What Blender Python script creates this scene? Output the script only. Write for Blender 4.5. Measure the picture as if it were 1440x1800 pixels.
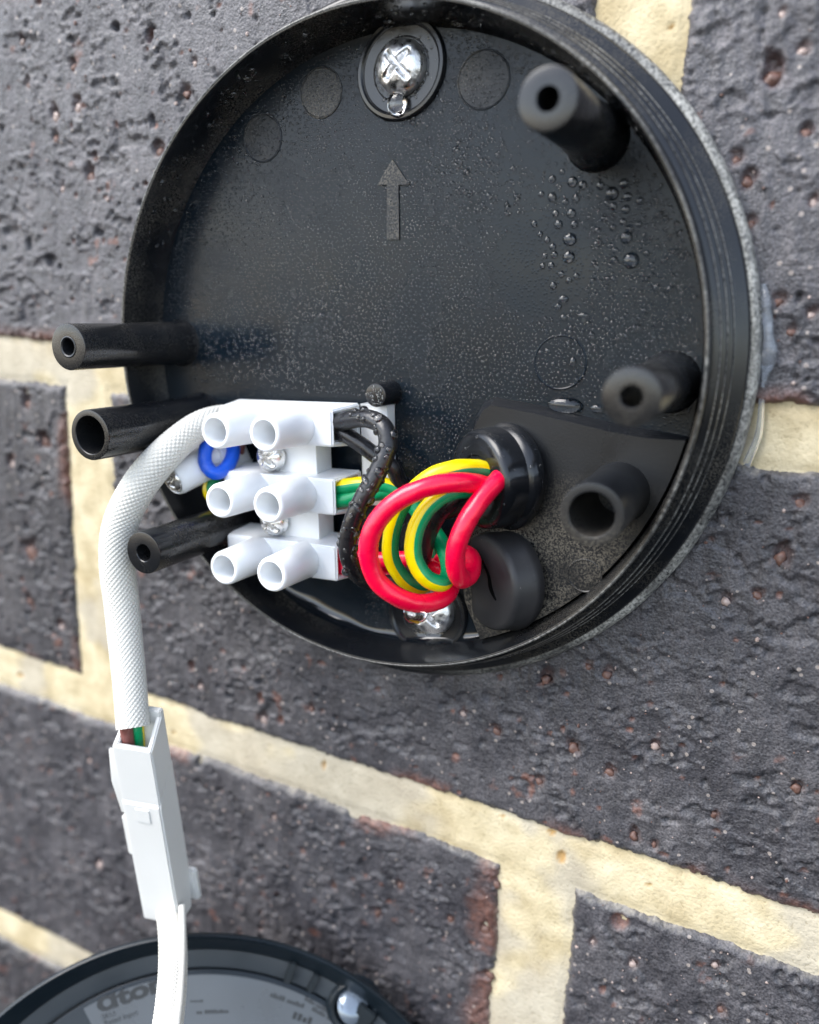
import bpy, bmesh, math, random
import numpy as np
from mathutils import Vector, Matrix

random.seed(7); np.random.seed(7)
S = 0.001                                   # all lengths below are in millimetres
scene = bpy.context.scene
col = scene.collection
for o in list(bpy.data.objects): bpy.data.objects.remove(o)

# ------------------------------------------------------------------ camera
RW = np.array([[0.8990887, 0.4351918, 0.0474086], [0.1479685, -0.2001893, -0.9685193], [-0.4120009, 0.8777997, -0.2443826]])
CAM = np.array([159.312, -145.992, 18.686]); FPX = 1481.58
cam = bpy.data.cameras.new('camera'); camo = bpy.data.objects.new('camera', cam); col.objects.link(camo)
camo.matrix_world = Matrix(((RW[0][0], -RW[1][0], -RW[2][0], CAM[0] * S), (RW[0][1], -RW[1][1], -RW[2][1], CAM[1] * S),
                            (RW[0][2], -RW[1][2], -RW[2][2], CAM[2] * S), (0, 0, 0, 1)))
cam.sensor_fit = 'HORIZONTAL'; cam.sensor_width = 36.0; cam.lens = FPX / 1440 * 36.0
cam.clip_start = 0.005; cam.clip_end = 100.0
cam.dof.use_dof = True; cam.dof.focus_distance = 0.150; cam.dof.aperture_fstop = 11.5
scene.camera = camo

# ------------------------------------------------------------------ sky, sun, exposure
sun_dir = Vector((-0.62, -0.62, 0.95)).normalized()          # towards the sun, bright cloudy sky
world = bpy.data.worlds.new('World'); scene.world = world; world.use_nodes = True
wn = world.node_tree.nodes; wl = world.node_tree.links
bg = wn['Background']
sky = wn.new('ShaderNodeTexSky'); sky.sky_type = 'NISHITA'; sky.sun_disc = False
sky.sun_elevation = math.asin(sun_dir.z); sky.sun_rotation = math.atan2(sun_dir.x, sun_dir.y)
sky.air_density = 1.0; sky.dust_density = 1.0; sky.ozone_density = 1.0
hsv = wn.new('ShaderNodeHueSaturation'); hsv.inputs['Saturation'].default_value = 0.62
wl.new(sky.outputs['Color'], hsv.inputs['Color']); wl.new(hsv.outputs['Color'], bg.inputs['Color'])
bg.inputs['Strength'].default_value = 0.15
sun = bpy.data.lights.new('sun', 'SUN'); sun.energy = 1.25; sun.angle = math.radians(40); sun.color = (1.0, 0.97, 0.93)
suno = bpy.data.objects.new('sun', sun); col.objects.link(suno)
suno.rotation_euler = sun_dir.to_track_quat('Z', 'Y').to_euler(); suno.location = sun_dir * 2
vs = scene.view_settings
vs.view_transform = 'Standard'; vs.look = 'None'; vs.gamma = 1; vs.use_curve_mapping = False; vs.exposure = 1.65
scene.cycles.use_denoising = True
scene.cycles.max_bounces = 8; scene.cycles.transmission_bounces = 6; scene.cycles.transparent_max_bounces = 8
scene.cycles.caustics_reflective = False; scene.cycles.caustics_refractive = True; scene.cycles.blur_glossy = .5

# ------------------------------------------------------------------ helpers
def W(x, h, z): return (x * S, -h * S, z * S)
def at(px, py, h):
    """point of the place seen at picture position (px,py), h mm out from the wall"""
    d = np.array([(px - 720) / FPX, (py - 900) / FPX, 1.0]) @ RW
    t = (-h - CAM[1]) / d[1]
    q = CAM + d * t
    return np.array([q[0], h, q[2]])           # (x, h, z) in mm
def wpt(a): return np.array([a[0], -a[1], a[2]])   # mm -> world axes (mm)

def finish(name, me, mat, parent=None, smooth=True):
    if smooth: me.polygons.foreach_set('use_smooth', [True] * len(me.polygons))
    o = bpy.data.objects.new(name, me); col.objects.link(o)
    if mat: me.materials.append(mat)
    if parent: o.parent = parent
    return o
def mesh(name, verts, faces, mat, parent=None, smooth=True):
    """verts in world axes, mm"""
    me = bpy.data.meshes.new(name)
    me.from_pydata((np.asarray(verts, float) * S).tolist(), [], faces); me.update()
    return finish(name, me, mat, parent, smooth)
def from_bm(name, bm, mat, parent=None, smooth=False):
    me = bpy.data.meshes.new(name); bmesh.ops.recalc_face_normals(bm, faces=bm.faces)
    bm.to_mesh(me); bm.free()
    return finish(name, me, mat, parent, smooth)
def autosmooth(o, deg=35):
    me = o.data
    me.polygons.foreach_set('use_smooth', [True] * len(me.polygons))
    me.set_sharp_from_angle(angle=math.radians(deg))
    return o
def empty(name, loc=(0, 0, 0)):
    o = bpy.data.objects.new(name, None); col.objects.link(o); o.empty_display_size = 0.005
    o['anchor'] = 1; del o['anchor']
    return o
def tag(o, label, cat, group=None, kind=None):
    o['label'] = label; o['category'] = cat
    if group: o['group'] = group
    if kind: o['kind'] = kind
    return o

# value noise -------------------------------------------------------
def vnoise(x, y, seed=0):
    rng = np.random.RandomState(seed); T = rng.rand(256, 256)
    xi = np.floor(x).astype(int); yi = np.floor(y).astype(int); fx = x - xi; fy = y - yi
    fx = fx * fx * (3 - 2 * fx); fy = fy * fy * (3 - 2 * fy)
    g = lambda a, b: T[a % 256, b % 256]
    return (g(xi, yi) * (1 - fx) + g(xi + 1, yi) * fx) * (1 - fy) + (g(xi, yi + 1) * (1 - fx) + g(xi + 1, yi + 1) * fx) * fy - 0.5
def fbm(x, y, sc, seed, octv=4, gain=.5):
    v = 0; a = 1.0
    for i in range(octv):
        v = v + a * vnoise(x / sc + 13.7 * i, y / sc + 7.1 * i, seed + i); sc *= .5; a *= gain
    return v
def sstep(a, b, x):
    t = np.clip((x - a) / (b - a), 0, 1); return t * t * (3 - 2 * t)

# lathe / tube / grid ----------------------------------------------
def frame(axis):
    a = Vector(axis).normalized(); u = a.orthogonal().normalized(); v = a.cross(u)
    return np.array(a), np.array(u), np.array(v)
def lathe_data(profile, c, axis=(0, -1, 0), seg=64, cap0=False, cap1=False, wob=None):
    a, u, v = frame(axis); c = np.asarray(c, float)
    vs_, fs = [], []
    n = len(profile)
    for i in range(seg):
        t = 2 * math.pi * i / seg; d = u * math.cos(t) + v * math.sin(t)
        for j, (r, h) in enumerate(profile):
            k = 1 if wob is None else 1 + wob(t, r, h)
            vs_.append(c + d * r * k + a * h)
    for i in range(seg):
        k = (i + 1) % seg
        for j in range(n - 1):
            fs.append((i * n + j, k * n + j, k * n + j + 1, i * n + j + 1))
    if cap0: fs.append(tuple(i * n for i in reversed(range(seg))))
    if cap1: fs.append(tuple(i * n + n - 1 for i in range(seg)))
    return vs_, fs
def lathe(name, profile, c, mat, parent=None, axis=(0, -1, 0), seg=64, cap0=False, cap1=False, sharp=40, wob=None):
    v, f = lathe_data(profile, c, axis, seg, cap0, cap1, wob)
    o = mesh(name, v, f, mat, parent)
    bm = bmesh.new(); bm.from_mesh(o.data); bmesh.ops.remove_doubles(bm, verts=bm.verts, dist=1e-7)
    bmesh.ops.recalc_face_normals(bm, faces=bm.faces); bm.to_mesh(o.data); bm.free()
    return autosmooth(o, sharp)
def spline(P, n):
    """Catmull-Rom through P, resampled evenly to n points"""
    P = np.asarray(P, float); Q = np.vstack([2 * P[0] - P[1], P, 2 * P[-1] - P[-2]])
    out = []
    for i in range(1, len(Q) - 2):
        t = np.linspace(0, 1, 24, endpoint=False)[:, None]
        a, b, c, d = Q[i - 1], Q[i], Q[i + 1], Q[i + 2]
        out.append(.5 * (2 * b + (c - a) * t + (2 * a - 5 * b + 4 * c - d) * t ** 2 + (3 * b - a - 3 * c + d) * t ** 3))
    out = np.vstack(out + [P[-1:]])
    s = np.r_[0, np.cumsum(np.linalg.norm(np.diff(out, axis=0), axis=1))]
    q = np.linspace(0, s[-1], n)
    return np.c_[[np.interp(q, s, out[:, k]) for k in range(3)]].T, s[-1]
def frames(C):
    T = np.gradient(C, axis=0); T /= np.linalg.norm(T, axis=1)[:, None]
    n0 = np.cross(T[0], [0.3, -1, .2]); n0 /= np.linalg.norm(n0); N = [n0]
    for i in range(1, len(C)):
        n = N[-1] - T[i] * (N[-1] @ T[i]); N.append(n / np.linalg.norm(n))
    N = np.array(N); return T, N, np.cross(T, N)
def tube(name, P, r, mat, parent=None, seg=20, n=90, disp=None, rfun=None, flat=1.0, twist=0.0, phase=0.0):
    """P: list of (x,h,z) mm; uv: u round the wire, v along it (mm)"""
    C, L = spline([wpt(q) for q in P], n); T, N, B = frames(C)
    ang = np.linspace(0, 2 * math.pi, seg, endpoint=False)
    A, Lg = np.meshgrid(ang, np.linspace(0, L, n))
    rr = np.full_like(A, r)
    if rfun is not None: rr = rr * rfun(Lg / L)
    if disp is not None: rr = rr + disp(A, Lg)
    V = C[:, None, :] + N[:, None, :] * (np.cos(A) * rr)[..., None] + B[:, None, :] * (np.sin(A) * rr * flat)[..., None]
    V = V.reshape(-1, 3)
    F = [(i * seg + j, i * seg + (j + 1) % seg, (i + 1) * seg + (j + 1) % seg, (i + 1) * seg + j) for i in range(n - 1) for j in range(seg)]
    F.append(tuple(reversed(range(seg)))); F.append(tuple((n - 1) * seg + j for j in range(seg)))
    o = mesh(name, V, F, mat, parent)
    me = o.data; uv = me.uv_layers.new(name='UVMap')
    li = np.empty(len(me.loops), int); me.loops.foreach_get('vertex_index', li)
    u = (li % seg) / seg; v = (li // seg) * (L / (n - 1))
    # unwrap the seam
    ls = np.array([p.loop_start for p in me.polygons]); lt = np.array([p.loop_total for p in me.polygons])
    for s_, t_ in zip(ls, lt):
        if t_ == 4 and u[s_:s_ + 4].max() - u[s_:s_ + 4].min() > .5:
            w = u[s_:s_ + 4]; w[w < .5] += 1
    uv.data.foreach_set('uv', np.c_[u + v * twist + phase, v].ravel())
    autosmooth(o, 60)
    return o
def box_bm(cx, ch, cz, sx, sh, sz, rot=None, bev=.3, bm=None):
    """box in (x,h,z) mm with bevelled edges"""
    b = bmesh.new(); bmesh.ops.create_cube(b, size=1)
    for v in b.verts: v.co = Vector((v.co.x * sx, -v.co.y * sh, v.co.z * sz))
    if bev: bmesh.ops.bevel(b, geom=b.edges[:], offset=bev, segments=2, affect='EDGES', profile=.6)
    if rot is not None: bmesh.ops.transform(b, matrix=rot, verts=b.verts)
    for v in b.verts: v.co = (v.co + Vector((cx, -ch, cz))) * S
    return b
def boxo(name, mat, parent, *a, **k):
    return autosmooth(from_bm(name, box_bm(*a, **k), mat, parent), 40)

# ------------------------------------------------------------------ materials
def new_mat(name):
    m = bpy.data.materials.new(name); m.use_nodes = True
    nt = m.node_tree; return m, nt, nt.nodes['Principled BSDF'], nt.nodes, nt.links
def simple(name, base, rough=.5, metal=0, spec=.5, noise=None, bump=None, coat=0, sss=0):
    m, nt, b, N, L = new_mat(name)
    b.inputs['Base Color'].default_value = (*base, 1); b.inputs['Roughness'].default_value = rough
    b.inputs['Metallic'].default_value = metal; b.inputs['Specular IOR Level'].default_value = spec
    b.inputs['Coat Weight'].default_value = coat; b.inputs['Coat Roughness'].default_value = .1
    if sss:
        b.inputs['Subsurface Weight'].default_value = sss; b.inputs['Subsurface Radius'].default_value = (1, .9, .8)
        b.inputs['Subsurface Scale'].default_value = .0015
    tc = N.new('ShaderNodeTexCoord')
    if noise:
        sc, amt, rv = noise
        t = N.new('ShaderNodeTexNoise'); t.inputs['Scale'].default_value = sc; t.inputs['Detail'].default_value = 6
        L.new(tc.outputs['Object'], t.inputs['Vector'])
        mr = N.new('ShaderNodeMapRange'); mr.inputs['From Min'].default_value = .3; mr.inputs['From Max'].default_value = .7
        mr.inputs['To Min'].default_value = max(0, rough - rv); mr.inputs['To Max'].default_value = min(1, rough + rv)
        L.new(t.outputs['Fac'], mr.inputs['Value']); L.new(mr.outputs['Result'], b.inputs['Roughness'])
        mx = N.new('ShaderNodeMix'); mx.data_type = 'RGBA'
        mx.inputs['A'].default_value = (*[c * (1 - amt) for c in base], 1); mx.inputs['B'].default_value = (*[min(1, c * (1 + amt)) for c in base], 1)
        L.new(t.outputs['Fac'], mx.inputs['Factor']); L.new(mx.outputs['Result'], b.inputs['Base Color'])
    if bump:
        sc, st, dist = bump
        t2 = N.new('ShaderNodeTexNoise'); t2.inputs['Scale'].default_value = sc; t2.inputs['Detail'].default_value = 4
        L.new(tc.outputs['Object'], t2.inputs['Vector'])
        bp = N.new('ShaderNodeBump'); bp.inputs['Strength'].default_value = st; bp.inputs['Distance'].default_value = dist
        L.new(t2.outputs['Fac'], bp.inputs['Height']); L.new(bp.outputs['Normal'], b.inputs['Normal'])
    return m
def ramp(N, pts, interp='LINEAR'):
    r = N.new('ShaderNodeValToRGB'); r.color_ramp.interpolation = interp
    e = r.color_ramp.elements
    while len(e) > len(pts): e.remove(e[-1])
    while len(e) < len(pts): e.new(.5)
    for k, (p_, c_) in zip(e, pts): k.position = p_; k.color = (*c_, 1) if len(c_) == 3 else c_
    return r
def tex(N, L, tc, kind, scale, detail=4, out='Object', vec=None):
    t = N.new('ShaderNodeTex' + kind); t.inputs['Scale'].default_value = scale
    if kind == 'Noise': t.inputs['Detail'].default_value = detail
    L.new(vec if vec is not None else tc.outputs[out], t.inputs['Vector']); return t
def mixc(N, L, fac, a, b):
    m = N.new('ShaderNodeMix'); m.data_type = 'RGBA'
    for s_, v in (('Factor', fac), ('A', a), ('B', b)):
        if isinstance(v, (int, float)): m.inputs[s_].default_value = v
        elif isinstance(v, tuple): m.inputs[s_].default_value = (*v, 1)
        else: L.new(v, m.inputs[s_])
    return m.outputs['Result']
def mth(N, L, op, a, b=None, clamp=False):
    m = N.new('ShaderNodeMath'); m.operation = op; m.use_clamp = clamp
    for i, v in enumerate((a, b)):
        if v is None: continue
        if isinstance(v, (int, float)): m.inputs[i].default_value = v
        else: L.new(v, m.inputs[i])
    return m.outputs[0]

def brick_material():
    m, nt, b, N, L = new_mat('fired_brick')
    tc = N.new('ShaderNodeTexCoord')
    at_ = N.new('ShaderNodeAttribute'); at_.attribute_name = 'wear'
    sep = N.new('ShaderNodeSeparateColor'); L.new(at_.outputs['Color'], sep.inputs['Color'])
    n1 = tex(N, L, tc, 'Noise', 60, 8); n2 = tex(N, L, tc, 'Noise', 900, 4); n3 = tex(N, L, tc, 'Noise', 260, 6)
    r1 = ramp(N, [(.3, (.044, .043, .050)), (.5, (.066, .065, .073)), (.72, (.096, .093, .100))]); L.new(n1.outputs['Fac'], r1.inputs['Fac'])
    r3 = ramp(N, [(.35, (.72, .72, .72)), (.65, (1.22, 1.2, 1.18))]); L.new(n3.outputs['Fac'], r3.inputs['Fac'])
    mul = N.new('ShaderNodeMix'); mul.data_type = 'RGBA'; mul.blend_type = 'MULTIPLY'; mul.inputs['Factor'].default_value = 1
    n5 = tex(N, L, tc, 'Noise', 2600, 3)
    r5 = ramp(N, [(.36, (.55, .54, .56)), (.5, (1, 1, 1)), (.66, (1.5, 1.45, 1.42))]); L.new(n5.outputs['Fac'], r5.inputs['Fac'])
    mf = N.new('ShaderNodeMix'); mf.data_type = 'RGBA'; mf.blend_type = 'MULTIPLY'; mf.inputs['Factor'].default_value = 1
    L.new(r3.outputs['Color'], mf.inputs['A']); L.new(r5.outputs['Color'], mf.inputs['B'])
    L.new(r1.outputs['Color'], mul.inputs['A']); L.new(mf.outputs['Result'], mul.inputs['B'])
    redc = ramp(N, [(.3, (.10, .045, .032)), (.6, (.24, .095, .06)), (.8, (.36, .20, .14))]); L.new(n2.outputs['Fac'], redc.inputs['Fac'])
    oi = N.new('ShaderNodeObjectInfo'); mr0 = N.new('ShaderNodeMapRange'); mr0.inputs['To Min'].default_value = .82; mr0.inputs['To Max'].default_value = 1.2
    L.new(oi.outputs['Random'], mr0.inputs['Value'])
    mv = N.new('ShaderNodeVectorMath'); mv.operation = 'SCALE'; L.new(mul.outputs['Result'], mv.inputs[0]); L.new(mr0.outputs['Result'], mv.inputs['Scale'])
    c = mixc(N, L, sep.outputs[0], mv.outputs[0], redc.outputs['Color'])
    lim = mth(N, L, 'MULTIPLY', sep.outputs[1], mth(N, L, 'ADD', n2.outputs['Fac'], .25), True)
    c = mixc(N, L, lim, c, (.50, .46, .38))
    # pale quartz flecks
    vo = tex(N, L, tc, 'Voronoi', 420)
    fl = mth(N, L, 'MULTIPLY', mth(N, L, 'LESS_THAN', vo.outputs['Distance'], .16), mth(N, L, 'GREATER_THAN', vo.outputs['Color'], .72))
    c = mixc(N, L, mth(N, L, 'MULTIPLY', fl, .55), c, (.42, .36, .32))
    L.new(c, b.inputs['Base Color'])
    rr = N.new('ShaderNodeMapRange'); rr.inputs['From Min'].default_value = .3; rr.inputs['From Max'].default_value = .7
    rr.inputs['To Min'].default_value = .30; rr.inputs['To Max'].default_value = .55
    L.new(n3.outputs['Fac'], rr.inputs['Value']); L.new(rr.outputs['Result'], b.inputs['Roughness'])
    b.inputs['Specular IOR Level'].default_value = .5
    nb = tex(N, L, tc, 'Noise', 2200, 5)
    hsum = mth(N, L, 'ADD', mth(N, L, 'MULTIPLY', n2.outputs['Fac'], 1.0), mth(N, L, 'MULTIPLY', nb.outputs['Fac'], .7))
    bp = N.new('ShaderNodeBump'); bp.inputs['Strength'].default_value = .6; bp.inputs['Distance'].default_value = .0005
    L.new(hsum, bp.inputs['Height']); L.new(bp.outputs['Normal'], b.inputs['Normal'])
    return m
def mortar_material():
    m, nt, b, N, L = new_mat('lime_mortar')
    tc = N.new('ShaderNodeTexCoord')
    n1 = tex(N, L, tc, 'Noise', 45, 6); n2 = tex(N, L, tc, 'Noise', 1500, 3); n3 = tex(N, L, tc, 'Noise', 180, 6)
    r1 = ramp(N, [(.3, (.48, .39, .23)), (.5, (.60, .515, .335)), (.7, (.65, .58, .41))]); L.new(n1.outputs['Fac'], r1.inputs['Fac'])
    r3 = ramp(N, [(.35, (.8, .78, .74)), (.7, (1.08, 1.08, 1.1))]); L.new(n3.outputs['Fac'], r3.inputs['Fac'])
    mul = N.new('ShaderNodeMix'); mul.data_type = 'RGBA'; mul.blend_type = 'MULTIPLY'; mul.inputs['Factor'].default_value = 1
    L.new(r1.outputs['Color'], mul.inputs['A']); L.new(r3.outputs['Color'], mul.inputs['B'])
    at_ = N.new('ShaderNodeAttribute'); at_.attribute_name = 'wear'
    sep = N.new('ShaderNodeSeparateColor'); L.new(at_.outputs['Color'], sep.inputs['Color'])
    c = mixc(N, L, sep.outputs[0], mul.outputs['Result'], (.36, .34, .31))
    c = mixc(N, L, mth(N, L, 'MULTIPLY', sep.outputs[1], .8), c, (.40, .22, .05))
    sp = ramp(N, [(.30, (.35, .3, .2)), (.40, (1, 1, 1))]); L.new(n2.outputs['Fac'], sp.inputs['Fac'])
    mul2 = N.new('ShaderNodeMix'); mul2.data_type = 'RGBA'; mul2.blend_type = 'MULTIPLY'; mul2.inputs['Factor'].default_value = .35
    L.new(c, mul2.inputs['A']); L.new(sp.outputs['Color'], mul2.inputs['B'])
    L.new(mul2.outputs['Result'], b.inputs['Base Color']); b.inputs['Roughness'].default_value = .85
    bp = N.new('ShaderNodeBump'); bp.inputs['Strength'].default_value = .6; bp.inputs['Distance'].default_value = .0004
    L.new(n2.outputs['Fac'], bp.inputs['Height']); L.new(bp.outputs['Normal'], b.inputs['Normal'])
    return m
def plastic_material(name, dust=0.0, rough=.36, mist=0.0, scuff_or_glint=0.0, base=(.008, .009, .011), mask=None, spec=.5):
    """black moulded plastic; dust/scuff leave patches of their own colour, or paint pale highlights on edges"""
    m, nt, b, N, L = new_mat(name)
    tc = N.new('ShaderNodeTexCoord')
    where = 1.0
    if mask:                                     # wear, dust or painted highlight only on one side of the thing
        sx = N.new('ShaderNodeSeparateXYZ'); L.new(tc.outputs['Object'], sx.inputs['Vector'])
        mk = N.new('ShaderNodeMapRange'); mk.inputs['From Min'].default_value = mask[1]; mk.inputs['From Max'].default_value = mask[2]
        L.new(sx.outputs[mask[0]], mk.inputs['Value']); where = mk.outputs['Result']
    n1 = tex(N, L, tc, 'Noise', 90, 6); n2 = tex(N, L, tc, 'Noise', 3200, 5); n3 = tex(N, L, tc, 'Noise', 50, 7)
    c = mixc(N, L, n1.outputs['Fac'], tuple(x * .8 for x in base), tuple(x * 1.3 for x in base))
    rmin, rmax = max(.05, rough - .1), min(1, rough + .12)
    rr = N.new('ShaderNodeMapRange'); rr.inputs['From Min'].default_value = .3; rr.inputs['From Max'].default_value = .7
    rr.inputs['To Min'].default_value = rmin; rr.inputs['To Max'].default_value = rmax
    L.new(n1.outputs['Fac'], rr.inputs['Value']); rout = rr.outputs['Result']
    if dust:
        d1 = ramp(N, [(.45, (0, 0, 0)), (.66, (1, 1, 1))]); L.new(n3.outputs['Fac'], d1.inputs['Fac'])
        d2 = ramp(N, [(.42, (0, 0, 0)), (.62, (1, 1, 1))]); L.new(n2.outputs['Fac'], d2.inputs['Fac'])
        f = mth(N, L, 'MULTIPLY', mth(N, L, 'MULTIPLY', d1.outputs['Color'], d2.outputs['Color']), mth(N, L, 'MULTIPLY', where, dust), True)
        c = mixc(N, L, f, c, (.26, .23, .18)); rout = mixc(N, L, f, rout, (.8, .8, .8))
    if scuff_or_glint:
        n4 = tex(N, L, tc, 'Noise', 1900, 8)
        d1 = ramp(N, [(.30, (0, 0, 0)), (.66, (1, 1, 1))]); L.new(n4.outputs['Fac'], d1.inputs['Fac'])
        n6 = tex(N, L, tc, 'Noise', 130, 7); d6 = ramp(N, [(.34, (.25, .25, .25)), (.6, (1, 1, 1))]); L.new(n6.outputs['Fac'], d6.inputs['Fac'])
        f = mth(N, L, 'MULTIPLY', mth(N, L, 'MULTIPLY', d1.outputs['Color'], d6.outputs['Color']), mth(N, L, 'MULTIPLY', where, scuff_or_glint), True)
        c = mixc(N, L, f, c, (.52, .51, .47)); rout = mixc(N, L, f, rout, (.35, .35, .35))
    b.inputs['Specular IOR Level'].default_value = spec
    L.new(c, b.inputs['Base Color']); L.new(rout, b.inputs['Roughness'])
    bp = N.new('ShaderNodeBump'); bp.inputs['Strength'].default_value = .12 + mist * .5; bp.inputs['Distance'].default_value = .00015
    if mist:
        vo = tex(N, L, tc, 'Voronoi', 1700); s_ = mth(N, L, 'SUBTRACT', .45, vo.outputs['Distance'], True)
        L.new(s_, bp.inputs['Height']); bp.inputs['Distance'].default_value = .0004
    else: L.new(n2.outputs['Fac'], bp.inputs['Height'])
    L.new(bp.outputs['Normal'], b.inputs['Normal'])
    return m
def stripe_material(name, ca, cb, frac):
    m, nt, b, N, L = new_mat(name)
    uv = N.new('ShaderNodeUVMap'); uv.uv_map = 'UVMap'
    sx = N.new('ShaderNodeSeparateXYZ'); L.new(uv.outputs['UV'], sx.inputs['Vector'])
    f = mth(N, L, 'FRACT', sx.outputs['X'])
    tc = N.new('ShaderNodeTexCoord'); n = tex(N, L, tc, 'Noise', 800, 3)
    f = mth(N, L, 'ADD', f, mth(N, L, 'MULTIPLY', mth(N, L, 'SUBTRACT', n.outputs['Fac'], .5), .05))
    g = mth(N, L, 'GREATER_THAN', f, frac)
    L.new(mixc(N, L, g, ca, cb), b.inputs['Base Color']); b.inputs['Roughness'].default_value = .32
    return m
def braid_material():
    m, nt, b, N, L = new_mat('braided_sleeve')
    uv = N.new('ShaderNodeUVMap'); uv.uv_map = 'UVMap'
    sx = N.new('ShaderNodeSeparateXYZ'); L.new(uv.outputs['UV'], sx.inputs['Vector'])
    p1 = mth(N, L, 'ADD', mth(N, L, 'MULTIPLY', sx.outputs['X'], 60.0), mth(N, L, 'MULTIPLY', sx.outputs['Y'], 3.2))
    w = mth(N, L, 'SINE', mth(N, L, 'MULTIPLY', p1, 6.2832))
    bp = N.new('ShaderNodeBump'); bp.inputs['Strength'].default_value = .06; bp.inputs['Distance'].default_value = .0001
    L.new(w, bp.inputs['Height']); L.new(bp.outputs['Normal'], b.inputs['Normal'])
    b.inputs['Base Color'].default_value = (.63, .615, .56, 1); b.inputs['Roughness'].default_value = .6
    b.inputs['Sheen Weight'].default_value = .2
    return m
def water_material():
    m, nt, b, N, L = new_mat('water')
    b.inputs['Base Color'].default_value = (1, 1, 1, 1); b.inputs['Roughness'].default_value = .02
    b.inputs['IOR'].default_value = 1.48; b.inputs['Transmission Weight'].default_value = 1
    return m
M = {}
M['brick'] = brick_material(); M['mortar'] = mortar_material()
M['floor'] = plastic_material('black_plastic_misted', rough=.22, mist=.05, base=(.005, .009, .014), spec=.22)
M['black'] = plastic_material('black_plastic', rough=.24)
M['gloss'] = plastic_material('black_plastic_glossy', rough=.2)
M['dusty'] = plastic_material('black_plastic_dusty', dust=1.0, rough=.32, spec=.35, mask=('Z', -.008, -.030))
M['rim'] = plastic_material('black_plastic_rim', dust=.3, rough=.2)
M['ridge'] = plastic_material('black_plastic_thread_highlight', scuff_or_glint=.8, rough=.24, mask=('X', .085, .13))  # pale highlight painted along the thread crests, stronger to the right
M['lip'] = plastic_material('black_plastic_edge_highlight', scuff_or_glint=.45, rough=.24)  # pale highlight line painted into the colour of the rim's front edge
M['scuff_or_glint'] = plastic_material('black_plastic_scuffed', scuff_or_glint=1.0, rough=.32, mask=('X', .095, .135))
M['mark'] = plastic_material('black_plastic_matt', dust=.45, rough=.42, mist=.4, base=(.009, .012, .016), spec=.3)
M['post'] = plastic_material('black_plastic_post', rough=.22, dust=.16)
M['rubber'] = plastic_material('black_rubber', rough=.5, base=(.02, .02, .022))
M['cover'] = plastic_material('black_plastic_cover', spec=.35, rough=.34, base=(.008, .013, .018))
M['coverstep'] = plastic_material('grey_plastic_step', rough=.45, base=(.04, .048, .056))
M['zinc'] = simple('zinc_plated_steel', (.86, .88, .92), .36, metal=1, noise=(900, .35, .15), bump=(700, .5, .0004))
M['nickel'] = simple('nickel_plated_steel', (.86, .83, .77), .26, metal=1, noise=(700, .3, .1))
M['white'] = simple('white_nylon', (.80, .82, .84), .38, noise=(150, .04, .06), sss=.25, bump=(900, .08, .0002))
M['white2'] = simple('white_connector_plastic', (.65, .65, .63), .42, noise=(120, .04, .08), sss=.15)
M['red'] = simple('red_pvc', (.90, .001, .045), .28, noise=(300, .08, .08), bump=(500, .15, .0003), coat=.2)
M['blackw'] = simple('black_pvc', (.012, .012, .014), .3, noise=(400, .3, .1), bump=(700, .3, .0003))
M['blue'] = simple('blue_pvc', (.005, .09, .62), .35, bump=(900, .5, .0004))
M['brown'] = simple('brown_pvc', (.20, .07, .06), .45, noise=(900, .2, .1))
M['yg'] = stripe_material('yellow_green_pvc', (.86, .68, .0), (.0, .30, .11), .54)
M['braid'] = braid_material(); M['water'] = water_material()
M['silver'] = simple('silver_label_foil', (.12, .135, .155), .3, metal=.3, noise=(60, .15, .1))
M['slit'] = simple('slit_shadow_rubber', (.003, .003, .003), 1.0, spec=0)
M['ink'] = simple('black_ink', (.03, .033, .036), .6)
M['pebble'] = simple('iron_pebble', (.13, .07, .055), .45, noise=(700, .7, .15), bump=(900, .6, .0004))
M['quartz'] = simple('quartz_pebble', (.36, .28, .25), .14, noise=(500, .5, .15), bump=(900, .6, .0004))
def sealant_material():
    m, nt, b, N, L = new_mat('clear_silicone')
    b.inputs['Base Color'].default_value = (.80, .86, .94, 1); b.inputs['Roughness'].default_value = .12
    b.inputs['Transmission Weight'].default_value = .88; b.inputs['IOR'].default_value = 1.41
    return m
M['seal'] = sealant_material()
M['film'] = simple('wet_black_film', (.006, .008, .011), .04, spec=.6)
M['eye_glint'] = simple('sky_glint_plastic', (.20, .24, .29), .12, metal=.4)

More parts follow.
